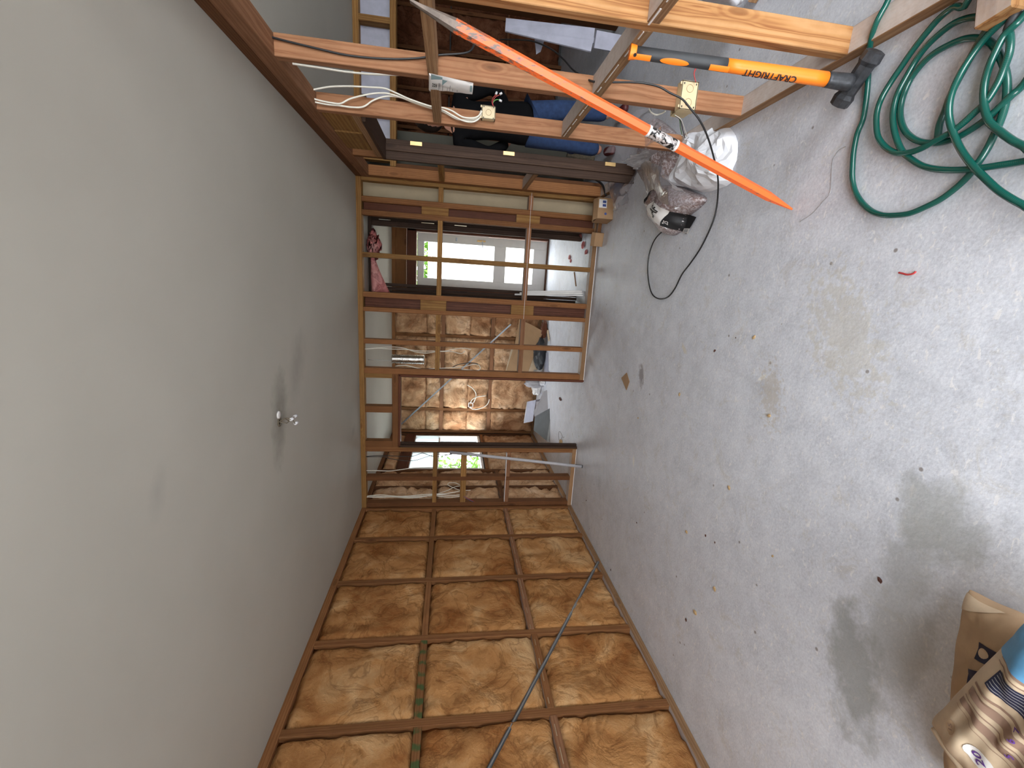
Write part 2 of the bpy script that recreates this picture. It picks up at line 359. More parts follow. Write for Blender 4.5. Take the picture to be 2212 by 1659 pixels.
def tube_mesh(name, pts, r, seg=8, smooth=6, radii=None, flat=1.0):
    P = catmull(pts, smooth) if smooth else [Vector(p) for p in pts]
    vs_, fs = [], []; n = len(P); prev = None; acc = 0; G = []
    for i, p in enumerate(P):
        d = (P[min(i+1, n-1)]-P[max(i-1, 0)]); d = d.normalized() if d.length > 1e-9 else Vector((0, 0, 1))
        if prev is None: x = d.orthogonal().normalized()
        else:
            x = prev - d*prev.dot(d); x = x.normalized() if x.length > 1e-6 else d.orthogonal().normalized()
        prev = x; y = d.cross(x); rr = r if radii is None else radii[min(int(i/max(smooth, 1)), len(radii)-1)]
        if radii is not None and smooth:
            f = i/smooth; k = min(int(f), len(radii)-2); rr = radii[k]+(radii[k+1]-radii[k])*min(1, f-k)
        if i: acc += (P[i]-P[i-1]).length
        for k in range(seg):
            a = 2*PI*k/seg; vs_.append(p+x*math.cos(a)*rr+y*math.sin(a)*rr*flat); G.append(Vector((math.cos(a)*rr, math.sin(a)*rr, acc)))
    for i in range(n-1):
        for k in range(seg):
            fs.append((i*seg+k, i*seg+(k+1) % seg, (i+1)*seg+(k+1) % seg, (i+1)*seg+k))
    fs.append(tuple(range(seg))[::-1]); fs.append(tuple(range((n-1)*seg, n*seg)))
    me = bpy.data.meshes.new(name); me.from_pydata(vs_, [], fs); me.update()
    for f in me.polygons: f.use_smooth = len(f.vertices) == 4
    a = me.attributes.new('grain', 'FLOAT_VECTOR', 'POINT')
    for i, g in enumerate(G): a.data[i].vector = g
    return me
def tube(name, pts, r, mat, parent=None, **kw):
    return link(name, tube_mesh(name, pts, r, **kw), mat, parent)
def recentre(o):
    """origin to the mesh's base centre"""
    me = o.data; lo = [min(v.co[i] for v in me.vertices) for i in range(3)]; hi = [max(v.co[i] for v in me.vertices) for i in range(3)]
    c = Vector(((lo[0]+hi[0])/2, (lo[1]+hi[1])/2, lo[2])); me.transform(Matrix.Translation(-c)); o.location = o.location+c
    return o
def lathe(name, prof, mat, parent=None, loc=(0, 0, 0), rot=None, seg=20):
    vs_, fs = [], []
    for r, z in prof:
        for k in range(seg):
            a = 2*PI*k/seg; vs_.append((r*math.cos(a), r*math.sin(a), z))
    for i in range(len(prof)-1):
        for k in range(seg): fs.append((i*seg+k, i*seg+(k+1) % seg, (i+1)*seg+(k+1) % seg, (i+1)*seg+k))
    fs.append(tuple(range(seg))[::-1]); fs.append(tuple(range((len(prof)-1)*seg, len(prof)*seg)))
    me = bpy.data.meshes.new(name); me.from_pydata(vs_, [], fs); me.update()
    for f in me.polygons: f.use_smooth = len(f.vertices) == 4
    o = link(name, me, mat, parent); o.location = loc
    if rot is not None: o.rotation_euler = rot
    return o
def sheet(name, pts, th, mat, parent=None, bev=0):
    """flat board with the given corners and thickness th"""
    P = [Vector(p) for p in pts]; n = Vector()
    for i in range(len(P)): n += (P[i]).cross(P[(i+1) % len(P)])
    n.normalize(); k = len(P)
    me = bpy.data.meshes.new(name); me.from_pydata([p+n*th/2 for p in P]+[p-n*th/2 for p in P], [], [tuple(range(k)), tuple(range(2*k-1, k-1, -1))]+[(i, k+i, k+(i+1) % k, (i+1) % k) for i in range(k)])
    me.update(); bm = bmesh.new(); bm.from_mesh(me); bmesh.ops.recalc_face_normals(bm, faces=bm.faces); bm.to_mesh(me); bm.free()
    setgrain(me, lambda c: c.copy())
    return link(name, me, mat, parent)
def gridmesh(name, fn, nu, nv, mat, parent=None, smooth=True, close=False):
    vs_ = [fn(i/nu, j/nv) for j in range(nv+1) for i in range(nu+1)]; fs = []
    for j in range(nv):
        for i in range(nu):
            a = j*(nu+1)+i; fs.append((a, a+1, a+nu+2, a+nu+1))
    me = bpy.data.meshes.new(name); me.from_pydata(vs_, [], fs); me.update()
    for f in me.polygons: f.use_smooth = smooth
    return link(name, me, mat, parent)
def mound(name, outline, h, mat, parent=None, rings=12, wr=.02, wf=9, z0=0.0, p=2.2, seg=56, hfun=None):
    """a lumpy bag lying on the floor: closed outline, height h"""
    O = [Vector(q) for q in outline]; n = len(O); c = sum(O, Vector())/n; c.z = 0
    loop = catmull(O+[O[0]], max(2, seg//n))[:-1]; m = len(loop); vs_ = []; fs = []
    for r in range(rings+1):
        f = 1-(r/rings) if r < rings else 0.02
        f = 1-(r/rings)**1.35*.985
        for k, q in enumerate(loop):
            b = c.lerp(Vector((q.x, q.y, 0)), f); hh = h if hfun is None else hfun(b)
            z = hh*(1-f**p)**.55; w_ = noise.noise(Vector((b.x*wf, b.y*wf, 3.1+h*7)))+.6*noise.noise(Vector((b.x*wf*2.3, b.y*wf*2.3, 9)))
            s = min(1, (1-f)*5+.15); cr = abs(noise.noise(Vector((b.x*wf*1.6, b.y*wf*1.1, 5))))
            vs_.append(Vector((b.x, b.y, max(z0+.002, z0+z+w_*wr*s-cr*wr*.9*s))))
    for r in range(rings):
        for k in range(m): fs.append((r*m+k, r*m+(k+1) % m, (r+1)*m+(k+1) % m, (r+1)*m+k))
    fs.append(tuple(range(rings*m, (rings+1)*m))); fs.append(tuple(range(m))[::-1])
    me = bpy.data.meshes.new(name); me.from_pydata(vs_, [], fs); me.update()
    for f in me.polygons: f.use_smooth = True
    return link(name, me, mat, parent)
def text_mesh(body, size=1, ext=0.0, bold=False):
    cu = bpy.data.curves.new('t', 'FONT'); cu.body = body; cu.size = size; cu.align_x = 'CENTER'; cu.align_y = 'CENTER'; cu.resolution_u = 3
    if bold: cu.offset = .02*size
    o = bpy.data.objects.new('t', cu); C.objects.link(o); bpy.context.view_layer.update()
    me = bpy.data.meshes.new_from_object(o.evaluated_get(bpy.context.evaluated_depsgraph_get())); bpy.data.objects.remove(o)
    bm = bmesh.new(); bm.from_mesh(me); bmesh.ops.subdivide_edges(bm, edges=[e for e in bm.edges if e.calc_length() > size*.3], cuts=2); bm.to_mesh(me); bm.free()
    return me
def text_on(name, body, size, fn, mat, parent=None, bold=True):
    """printed word laid on a surface: fn(x, y) gives the surface point for a point of the word"""
    me = text_mesh(body, size, bold=bold)
    for v in me.vertices: v.co = fn(v.co.x, v.co.y)
    me.update(); me.name = name
    return link(name, me, mat, parent)
def batt(name, fn, wdt, hgt, mat, parent, seed, bulge=.012, edge=.035):
    """insulation batt: fn(u, v, d) maps metres across, metres up and depth towards the room to a point"""
    nu = max(6, int(wdt/.032)); nv = max(6, int(hgt/.038)); vs_ = []; fs = []
    for j in range(nv+1):
        for i in range(nu+1):
            u = i/nu*wdt; v = j/nv*hgt; q = Vector((u*4.2+seed*3.7, v*4.2, seed*1.3))
            e = min(u, wdt-u, v, hgt-v); d = bulge*(1.1*noise.noise(q)+.8*noise.noise(q*2.3)+.6*noise.noise(q*5)) + bulge*.6
            rd = abs(noise.noise(q*1.2+Vector((4, 1, 2)))); d -= bulge*1.6*max(0, 1-rd*9)
            k = max(0, 1-e/edge); d -= .028*k*k+.010*k*abs(noise.noise(q*3+Vector((9, 0, 0))))*3
            iu = .006*noise.noise(q*2+Vector((1, 7, 0))) if (i in (0, nu)) else 0; iv = .010*noise.noise(q*2+Vector((5, 3, 0))) if (j in (0, nv)) else 0
            vs_.append(fn(u+iu, v+iv, d))
    for j in range(nv):
        for i in range(nu):
            a = j*(nu+1)+i; fs.append((a, a+1, a+nu+2, a+nu+1))
    per = [i for i in range(nu+1)]+[j*(nu+1)+nu for j in range(1, nv+1)]+[nv*(nu+1)+i for i in range(nu-1, -1, -1)]+[j*(nu+1) for j in range(nv-1, 0, -1)]
    b0 = len(vs_)
    for k in per:
        i = k % (nu+1); j = k//(nu+1); vs_.append(fn(i/nu*wdt, j/nv*hgt, -.075))
    m = len(per)
    for k in range(m): fs.append((per[k], b0+k, b0+(k+1) % m, per[(k+1) % m]))
    fs.append(tuple(range(b0, b0+m)))
    me = bpy.data.meshes.new(name); me.from_pydata(vs_, [], fs); me.update()
    bm = bmesh.new(); bm.from_mesh(me); bmesh.ops.recalc_face_normals(bm, faces=bm.faces); bm.to_mesh(me); bm.free()
    for f in me.polygons: f.use_smooth = True
    return link(name, me, mat, parent)

XL, XR, YF, H = -2.507, .9055, 4.52, 2.4       # room faces of the framing
T = .09                                         # framing depth
# ---------------------------------------------------------------- floor and ceiling
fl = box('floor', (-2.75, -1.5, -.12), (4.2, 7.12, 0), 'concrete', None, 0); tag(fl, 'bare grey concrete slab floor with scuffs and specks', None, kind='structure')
ce = box('ceiling', (-2.75, -1.5, H), (4.2, 7.12, H+.1), 'ceiling_paint', None, 0); tag(ce, 'off white painted ceiling with grey smudges', None, kind='structure')

# ---------------------------------------------------------------- left wall: studs, nogs, batts, steel brace
wl = struct('wall_left', 'open framed outer wall filled with tan insulation')
box('wall_lining', (XL-T-.05, -1.4, 0), (XL-T-.002, 5.56, H), 'building_paper', wl, 0)
box('wall_lining', (XL-T-.05, 6.90, 0), (XL-T-.002, 7.1, H), 'building_paper', wl, 0)
box('wall_lining', (XL-T-.05, 5.56, 0), (XL-T-.002, 6.90, .97), 'building_paper', wl, 0)
box('wall_lining', (XL-T-.05, 5.56, 2.03), (XL-T-.002, 6.90, H), 'building_paper', wl, 0)
box('top_plate', (XL-T, -1.4, H-.05), (XL, 4.60, H), 'pine', wl)
box('bottom_plate', (XL-T, -1.4, 0), (XL, 4.60, .048), 'pine_dust', wl)
studs = [4.495, 3.915, 3.28, 2.655, 2.035, 1.42, .81, .2, -.41, -1.02]
for y in studs: box('stud', (XL-T, y-.024, .048), (XL, y+.024, H-.05), 'pine', wl)
NZ = [(.795, 1.605), (.80, 1.605), (.81, 1.600), (.80, 1.600), (.797, 1.597), (.795, 1.590), (.795, 1.59), (.795, 1.59), (.795, 1.59)]
for i in range(len(studs)-1):
    y1, y0 = studs[i]-.024, studs[i+1]+.024; zl, zu = NZ[i]
    box('nogging', (XL-T, y0, zl-.023), (XL+.001, y1, zl+.023), 'pine_warm' if i != 3 else 'pine', wl)
    box('nogging', (XL-T, y0, zu-.023), (XL, y1, zu+.023), 'pine_green' if i in (3, 4) else 'pine', wl)
    for k in range(4):
        a_ = y0+(y1-y0)*(k*.25+random.uniform(0, .08)); box('plaster_line', (XL+.0005, a_, zl+.004), (XL+.003, a_+random.uniform(.04, .13), zl+.006+.002*random.random()), 'plaster', wl, 0)
    for k, (a, b) in enumerate(((.048, zl-.023), (zl+.023, zu-.023), (zu+.023, H-.05))):
        batt('insulation_batt', lambda u, v, d, y1=y1, a=a: Vector((XL-.004+d, y1-u, a+v)), y1-y0, b-a, 'batt', wl, i*5.3+k*2.1)
beam('steel_brace', (XL+.004, 3.44, .03), (XL+.004, .10, 2.36), .022, .005, 'steel', wl, up=(1, 0, 0), bev=0)
beam('steel_brace_rib', (XL+.009, 3.44, .03), (XL+.009, .10, 2.36), .006, .008, 'galv', wl, up=(1, 0, 0), bev=0)
# far room part of the outer wall, with the window
box('top_plate', (XL-T, 4.62, H-.05), (XL, 7.0, H), 'pine_old', wl)
box('bottom_plate', (XL-T, 4.62, 0), (XL, 7.0, .048), 'pine_dust', wl)
for y in (4.66, 5.02, 5.52, 6.96): box('stud', (XL-T, y-.024, .048), (XL, y+.024, H-.05), 'pine_old', wl)
box('stud', (XL-T, 6.2, .048), (XL, 6.248, .9), 'pine_old', wl)
box('window_sill_plate', (XL-T, 5.56, .9), (XL, 6.93, .945), 'pine', wl); box('lintel', (XL-T, 5.56, 2.03), (XL, 6.93, 2.16), 'mahogany', wl)
for a, b in ((5.544, 6.2), (6.248, 6.93)):
    batt('insulation_batt', lambda u, v, d, b=b: Vector((XL-.01+d, b-u, .048+v)), b-a, .85, 'batt_far', wl, a*2, .02)
    batt('insulation_batt', lambda u, v, d, b=b: Vector((XL-.01+d, b-u, 2.165+v)), b-a, .185, 'batt_far', wl, a*3, .01)
for a, b in ((4.684, 4.996), (5.044, 5.496)):
    for z0, z1 in ((.048, .78), (.83, 1.58), (1.63, 2.35)):
        batt('insulation_batt', lambda u, v, d, b=b, z0=z0: Vector((XL-.006+d, b-u, z0+v)), b-a, z1-z0, 'batt_far', wl, a*2+z0, .03)
    for z in (.80, 1.605): box('nogging', (XL-T, a, z-.024), (XL, b, z+.024), 'pine_old', wl)

# ---------------------------------------------------------------- far stud wall
wf = struct('wall_far', 'bare timber stud wall with a doorway across the end of the room')
def fs_(x0, x1, z0=.048, z1=H-.05, mat='pine', nm='stud', y0=YF, y1=YF+T): return box(nm, (x0, y0, z0), (x1, y1, z1), mat, wf)
fs_(-2.60, XR+.09, H-.05, H, 'pine_yellow', 'top_plate'); fs_(-.985, XR+.09, 0, .048, 'pine_dust', 'bottom_plate'); fs_(-2.60, -1.79, 0, .048, 'pine_dust', 'bottom_plate')
for a, b, m in ((.875, .925, 'pine_yellow'), (.690, .740, 'pine'), (.571, .617, 'pine'), (.182, .228, 'pine_yellow'), (-.200, -.149, 'pine'), (-.342, -.298, 'pine'), (-.668, -.620, 'pine'), (-.979, -.919, 'pine'), (-1.842, -1.791, 'pine'), (-2.185, -2.137, 'pine_old'), (-2.505, -2.455, 'pine_old')):
    fs_(a, b, mat=m)
for a, b in ((.740, .875), (.228, .571), (-.149, .182), (-.620, -.342), (-.919, -.668), (-2.137, -1.842), (-2.455, -2.185)):
    fs_(a, b, 1.585, 1.632, 'pine_yellow', 'nogging')
for a, b in ((.740, .875), (.228, .571), (-.149, .182), (-.620, -.342), (-.919, -.668)): fs_(a, b, .70, .745, 'pine_warm', 'nogging')
for a, b in ((-2.137, -1.842), (-2.455, -2.185)):
    fs_(a, b, .762, .808, 'pine_warm', 'nogging'); fs_(a, b, 1.258, 1.322, 'pine_yellow', 'nogging')
for a, b in ((.617, .690), (-.298, -.200)):
    for z0, z1 in ((1.53, 1.79), (.62, .86)): fs_(a, b, z0, z1, 'pine_yellow', 'packing_block')
    box('lining_board', (a-.012, YF+.05, .05), (b+.012, YF+.075, 2.34), 'mahogany', wf)
    box('lining_board', (a-.03, YF+.092, .03), (b+.03, YF+.112, 2.38), 'stained', wf)
# doorway head
fs_(-1.791, -.979, 2.008, 2.068, 'pine', 'door_head')
fs_(-.979-.045, -.979, 2.068, H-.05, 'pine_yellow', 'cripple_stud'); fs_(-1.40, -1.33, 2.068, H-.05, 'pine', 'cripple_stud'); fs_(-1.791, -1.72, 2.068, H-.05, 'pine', 'cripple_stud')
box('plaster_line', (-2.5, YF-.003, .0), (-1.80, YF-.0005, .005), 'paper_white', wf, 0); box('plaster_line', (-.98, YF-.003, .0), (.8, YF-.0005, .005), 'paper_white', wf, 0)
box('plaster_line', (-2.45, YF-.003, .806), (-1.85, YF-.0005, .811), 'paper_white', wf, 0); box('plaster_line', (-.34, YF-.003, .72), (.9, YF-.0005, .7225), 'paper_white', wf, 0)
# frame of the far doorway
df = struct('door_2', 'brown door frame without a door in the end wall')
box('door_jamb', (-1.0, YF-.01, 0), (-.981, YF+.105, 2.0), 'mahogany', df); box('door_stop', (-1.012, YF+.02, 0), (-1.0, YF+.06, 1.99), 'mahogany', df)
box('door_jamb', (-1.789, YF-.01, 0), (-1.765, YF+.105, 2.0), 'stained', df); box('door_stop', (-1.765, YF+.02, 0), (-1.745, YF+.06, 1.99), 'stained', df)
box('door_head', (-1.789, YF-.01, 1.985), (-.981, YF+.105, 2.006), 'mahogany', df); box('architrave_edge', (-1.794, YF-.014, 0), (-1.787, YF-.002, 2.005), 'pine_yellow', df)
# plasterboard on the far side, seen between the first studs
box('plasterboard', (.70, YF+T+.002, .05), (1.02, YF+T+.014, 2.38), 'plaster', wf, 0)

# ---------------------------------------------------------------- partitions beside the hall
wp = struct('wall_hall_left', 'thin lined partition between hall and far room')
box('plasterboard', (-.30, 4.66, 0), (-.24, 5.1, H), 'plaster', wp, 0)
wq = struct('wall_hall_right', 'lined partition on the far side of the hall')
box('plasterboard', (.80, 4.66, 0), (.86, 6.93, H), 'plaster', wq, 0)

# ---------------------------------------------------------------- outer end wall (far room and hall)
we = struct('wall_back', 'outer end wall of the far room filled with tan insulation')
YB = 7.0
box('wall_lining', (-2.75, YB+T, 0), (-.19, YB+T+.04, H), 'building_paper', we, 0); box('wall_lining', (.78, YB+T, 0), (4.2, YB+T+.04, H), 'building_paper', we, 0)
box('wall_lining', (-.19, YB+T, 2.178), (.78, YB+T+.04, H), 'building_paper', we, 0)
def bs_(x0, x1, z0=.048, z1=H-.05, mat='pine', nm='stud'): return box(nm, (x0, YB, z0), (x1, YB+T, z1), mat, we)
bs_(-2.6, .8, H-.05, H, 'pine', 'top_plate'); bs_(-2.6, -.26, 0, .048, 'pine_dust', 'bottom_plate')
bx = [-2.48, -2.09, -1.47, -.86, -.28]
for x in bx: bs_(x-.024, x+.024)
for i in range(len(bx)-1):
    a, b = bx[i]+.024, bx[i+1]-.024
    for z in (.80, 1.60): bs_(a, b, z-.03, z+.03, 'pine_warm', 'nogging')
    for z0, z1 in ((.048, .77), (.83, 1.17), (1.17, 1.57), (1.63, 1.86), (1.86, 2.35)):
        batt('insulation_batt', lambda u, v, d, a=a, z0=z0: Vector((a+u, YB-.012-d, z0+v)), b-a, z1-z0, 'batt_far', we, i*3.3+z0*2, .026)
beam('steel_brace', (-2.40, YB-.045, 2.30), (-.62, YB-.045, .52), .022, .006, 'steel', we, up=(0, 1, 0), bev=0)
bs_(-.26, -.16, 0, H-.05, 'pine_old'); bs_(.76, .82, 0, H-.05, 'pine_old')
bs_(-.16, .76, 2.185, 2.35, 'pine', 'lintel')

# exterior glazed door
dr = struct('door_1', 'white outside door with three glass panes at the end of the hall')
Yd = 6.95
for a, b in (((-.15, Yd-.03, 0), (-.105, Yd+.14, 2.16)), ((.70, Yd-.03, 0), (.745, Yd+.14, 2.16))): box('door_jamb', a, b, 'mahogany', dr)
box('door_head', (-.15, Yd-.03, 2.03), (.745, Yd+.14, 2.165), 'mahogany', dr); box('door_sill', (-.15, Yd-.03, 0), (.745, Yd+.14, .018), 'mahogany', dr)
leaf = [(-.09, .03), (.565, .69)]
for (a, b) in leaf: box('door_stile', (a, Yd, .022), (b, Yd+.04, 2.015), 'door_white', dr)
for z0, z1 in ((.022, .225), (.665, .845), (1.915, 2.015)): box('door_rail', (.03, Yd, z0), (.565, Yd+.04, z1), 'door_white', dr)
box('door_bead', (.03, Yd+.012, 1.70), (.565, Yd+.03, 1.715), 'fascia_pink', dr, 0)
for z0, z1 in ((.225, .665), (.845, 1.70), (1.715, 1.915)): box('glass_pane', (.03, Yd+.018, z0), (.565, Yd+.022, z1), 'glass', dr, 0)
box('sunlit_edge_strip', (.692, Yd-.012, .95), (.700, Yd-.002, 2.02), 'white_paint', dr, 0)  # white strip added to stand in for the sunlit line along the door edge
hb = box('door_handle', (.615, Yd-.012, .99), (.640, Yd, 1.12), 'brass', dr); beam('handle_lever', (.628, Yd-.03, 1.04), (.53, Yd-.03, 1.03), .012, .014, 'steel', dr)
box('door_latch', (.60, Yd-.006, 1.42), (.655, Yd, 1.445), 'steel', dr)

# window of the far room
wn = struct('window_1', 'aluminium window with frosted upper panes and a dark frame')
Xw = XL-.07
box('window_frame', (Xw-.03, 5.575, .96), (Xw+.06, 6.90, .995), 'white_paint', wn); box('window_frame', (Xw-.03, 5.575, 2.0), (Xw+.06, 6.90, 2.03), 'mahogany', wn)
for y in (5.575, 6.875): box('window_frame', (Xw-.03, y, .99), (Xw+.06, y+.03, 2.0), 'white_paint', wn)
box('window_mullion', (Xw-.01, 6.22, .99), (Xw+.03, 6.26, 2.0), 'white_paint', wn); box('window_transom', (Xw-.01, 5.6, 1.60), (Xw+.03, 6.88, 1.63), 'white_paint', wn)
box('window_transom', (Xw-.01, 5.6, 1.20), (Xw+.03, 6.22, 1.225), 'white_paint', wn)
for y0, y1 in ((5.605, 6.22), (6.26, 6.875)):
    box('frosted_pane', (Xw+.004, y0, 1.63), (Xw+.009, y1, 2.0), 'frosted', wn, 0)
    box('glass_pane', (Xw+.004, y0, .995), (Xw+.009, y1, 1.60), 'glass', wn, 0)

# ---------------------------------------------------------------- right stud wall
wr = struct('wall_right', 'bare timber stud wall with doorway on the tool side')
def rs_(y0, y1, z0=.048, z1=H-.055, mat='pine_warm', nm='stud', x0=XR, x1=XR+T): return box(nm, (x0, y0, z0), (x1, y1, z1), mat, wr)
rs_(-1.4, 4.52, H-.055, H, 'pine_old', 'top_plate'); rs_(-1.4, 4.52, H-.135, H-.055, 'pine_warm', 'top_plate')
rs_(-1.4, 2.905, 0, .05, 'pine_dust', 'bottom_plate'); rs_(3.745, 4.52, 0, .05, 'pine_dust', 'bottom_plate')
ZT = H-.135
for y, m in ((1.650, 'pine_bright'), (2.262, 'pine_warm'), (2.862, 'pine_warm'), (1.04, 'pine_bright'), (.43, 'pine_warm'), (-.18, 'pine'), (-.8, 'pine')):
    rs_(y, y+.046, z1=ZT, mat=m)
rs_(3.775, 3.82, z1=ZT, mat='pine'); rs_(4.42, 4.465, z1=ZT, mat='pine'); rs_(4.468, 4.515, z1=ZT, mat='pine')
ys = [-.754, -.134, .476, 1.086, 1.696, 2.308]; ye = [-.18, .43, 1.04, 1.65, 2.262, 2.862]
for i, (a, b) in enumerate(zip(ys, ye)):
    rs_(a, b, .790, .836, 'pine_dust', 'nogging'); rs_(a, b, 1.565, 1.61, 'pine_dust', 'nogging')
rs_(3.82, 4.42, .79, .835, 'pine_dust', 'nogging'); rs_(3.82, 4.42, 1.575, 1.62, 'pine_yellow', 'nogging')
rs_(2.908, 3.775, 2.035, 2.085, 'pine_dust', 'door_head')
rs_(2.95, 3.24, 2.09, ZT, 'pine_yellow', 'packing_block', XR+.012, XR+.06); rs_(3.25, 3.62, 2.09, ZT, 'pine_yellow', 'packing_block', XR+.004, XR+.05)
for i, (a, b) in enumerate(zip(ys, ye)):
    for k in range(5):
        y_ = a+(b-a)*(k/5+random.uniform(0, .08)); box('plaster_line', (XR-.0025, y_, .823), (XR-.0002, y_+random.uniform(.03, .10), .826+.004*random.random()), 'paper_white', wr, 0)
d3 = struct('door_3', 'dark brown door frame without a door in the tool side wall')
box('door_jamb', (XR-.02, 3.715, 0), (XR+.125, 3.742, 2.03), 'stained', d3); box('door_stop', (XR+.04, 3.70, 0), (XR+.085, 3.715, 2.01), 'stained', d3)
box('door_head', (XR-.02, 2.915, 2.005), (XR+.125, 3.742, 2.03), 'stained', d3); box('door_jamb', (XR-.01, 2.909, 0), (XR+.125, 2.932, 2.005), 'pine_dust', d3) if False else None
for z in (1.78, 1.06, .22): box('hinge_leaf', (XR+.093, 3.708, z-.045), (XR+.122, 3.715, z+.045), 'brass', d3, .001)

# ---------------------------------------------------------------- next room beyond the right wall
wx = struct('wall_beyond', 'stud wall with doorway closing the next room')
def xs_(x0, x1, z0, z1, mat, nm='stud'): return box(nm, (x0, YF, z0), (x1, YF+T, z1), mat, wx)
xs_(1.02, 3.6, H-.05, H, 'pine_yellow', 'top_plate'); xs_(1.02, 3.6, 2.03, 2.085, 'pine_yellow', 'door_head')
for x in (1.06, 1.45, 1.86, 2.17, 2.75, 3.3): xs_(x, x+.05, 2.085, H-.05, 'pine_yellow', 'cripple_stud')
xs_(1.0, 1.05, .0, 2.03, 'pine_old'); box('plasterboard', (1.07, YF+.75, 0), (1.55, YF+.80, H), 'plaster_shaded', wx, 0)
xs_(2.42, 2.47, 0, 2.03, 'pine_old'); xs_(3.0, 3.05, 0, 2.03, 'pine_old')
box('lining_board', (1.07, YF+.1, 2.08), (3.5, YF+.115, 2.39), 'violet_white', wx, 0)
box('ext_wall', (4.08, -1.4, 0), (4.18, 7.1, H), 'building_paper', wx, 0)
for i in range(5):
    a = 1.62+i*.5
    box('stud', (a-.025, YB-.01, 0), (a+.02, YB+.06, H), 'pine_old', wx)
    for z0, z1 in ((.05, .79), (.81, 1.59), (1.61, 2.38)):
        batt('insulation_batt', lambda u, v, d, a=a, z0=z0: Vector((a+.022+u, YB-.02-d, z0+v)), .45, z1-z0, 'batt_shaded', wx, i*2.7+z0, .03)
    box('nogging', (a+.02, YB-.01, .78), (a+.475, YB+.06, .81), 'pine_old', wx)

# ---------------------------------------------------------------- near wall behind the camera with its wide opening
wz = struct('wall_near', 'plain wall with wide openings behind the viewer')
for a, b in (((-2.7, -1.5, 0), (-1.0, -1.4, H)), ((.6, -1.5, 0), (1.4, -1.4, H)), ((-1.0, -1.5, 2.15), (.6, -1.4, H)), ((1.4, -1.5, 2.2), (3.4, -1.4, H)), ((3.4, -1.5, 0), (4.2, -1.4, H))):
    box('plasterboard', a, b, 'plaster', wz, 0)

# ---------------------------------------------------------------- outside
gr = box('ground', (-14, -14, -.35), (14, 16, -.2), 'ground_outside', None, 0); tag(gr, 'ground outside the house', None, kind='structure')
gw = struct('wall_neighbour', 'sunlit cream wall of the neighbouring house outside the door')
box('rendered_wall', (-2.5, 9.4, -.2), (4.5, 9.6, 1.90), 'exterior_wall', gw, 0); box('eave_fascia', (-2.5, 9.33, 1.90), (4.5, 9.5, 1.99), 'fascia_pink', gw, 0)
def hedge(name, lo, hi, n, label, cat):
    vs_, f = [], []
    for k in range(n):
        c = Vector([random.uniform(a, b) for a, b in zip(lo, hi)]); q = Quaternion(Vector((random.uniform(-1, 1), random.uniform(-1, 1), random.uniform(-1, 1))).normalized(), random.uniform(0, 6)); s = random.uniform(.06, .14)
        b0 = len(vs_)
        for p in ((-1, 0, 0), (0, -.45, .1), (1.1, 0, 0), (0, .45, .1)): vs_.append(c+q@(Vector(p)*s))
        f.append((b0, b0+1, b0+2, b0+3))
    me = bpy.data.meshes.new(name); me.from_pydata(vs_, [], f); me.update(); o = link(name, me, 'leaf'); tag(o, label, cat, kind='stuff'); return recentre(o)
hedge('leafy_hedge', (-2, 10.2, -.2), (4, 11.6, 3.2), 9000, 'bright green leafy tree behind the cream wall outside the door', 'tree')
hedge('window_shrub', (-7.4, 6.0, -.2), (-6.6, 16.0, 2.2), 6000, 'green shrub outside the window of the far room', 'shrub')
fn = struct('wall_fence', 'pale board fence outside the window')
for i in range(16): box('fence_board', (-5.62, 5.6+i*.36, -.2), (-5.59, 5.94+i*.36, 1.12), 'grey_sheet', fn, 0)
# ---------------------------------------------------------------- tools leaning on the right wall
t = empty('sledgehammer', (0.811,1.638,0.000)); PLOC['sledgehammer'] = Vector(t.location)
tag(t, 'sledgehammer with orange and black handle standing head down against the stud wall', 'hammer')
O = Vector(t.location)
G1 = Vector((0.854,1.735,0.857)); G0 = Vector((0.782,1.581,0.055)); ax = (G0-G1).normalized()
def hp(f): return G1.lerp(G0, f)-O
side = Vector((-.76, -.25, 0)).cross(ax).normalized()
def hseg(name, a, b, ra, rb, mat, flat=.8, par=t): return tube(name, [hp(a), hp((a+b)/2), hp(b)], ra, mat, par, radii=[ra, (ra+rb)/2, rb], seg=14, smooth=3, flat=flat)
hseg('pommel', 0, .028, .031, .027, 'orange_grip'); lathe('hang_hole', [(.006, 0), (.006, .002)], 'black_ink', t, hp(.014)+v2_pre*.030 if False else hp(.016)+Vector((-.018, -.022, 0)), (PI/2, 0, -.9), 12)
hseg('grip', .028, .43, .0245, .027, 'rubber_dark'); hseg('shaft', .43, .87, .0265, .029, 'orange_grip')
hseg('collar', .87, .975, .030, .034, 'iron_black')
v2 = Vector((-.78, -.62, 0)); v2 = (v2-ax*v2.dot(ax)).normalized(); u2 = ax.cross(v2).normalized()
if v2.y > 0: v2 = -v2
def onshaft(cf, wide=1.0, r=.0275):
    def f(x, y):
        a = y/r*wide
        return hp(cf)+ax*(x)+v2*(math.cos(a)*(r+.0012)*1.0)+u2*(math.sin(a)*(r+.0012))*(.95)
    return f
def patch_on(name, c0, c1, hw, mat, par, r=.0275, ell=False):
    L_ = (G0-G1).length
    def f(u, v):
        s = (c0+(c1-c0)*u); k = math.sqrt(max(0, 1-(2*u-1)**2)) if ell else 1
        return onshaft(s, 1, r)(0, (v-.5)*2*hw*k)
    return gridmesh(name, f, 16, 6, mat, par)
patch_on('grip_inlay', .135, .265, .011, 'orange_grip', t, .0262, True); patch_on('grip_inlay', .02, .095, .010, 'orange_grip', t, .0262); patch_on('grip_inlay', .355, .44, .010, 'orange_grip', t, .0275)
text_on('maker_mark', 'CRAFTRIGHT', .032, (lambda F: lambda x, y: F(-x, y))(onshaft(.62, 1, .0295)), 'black_ink', t)
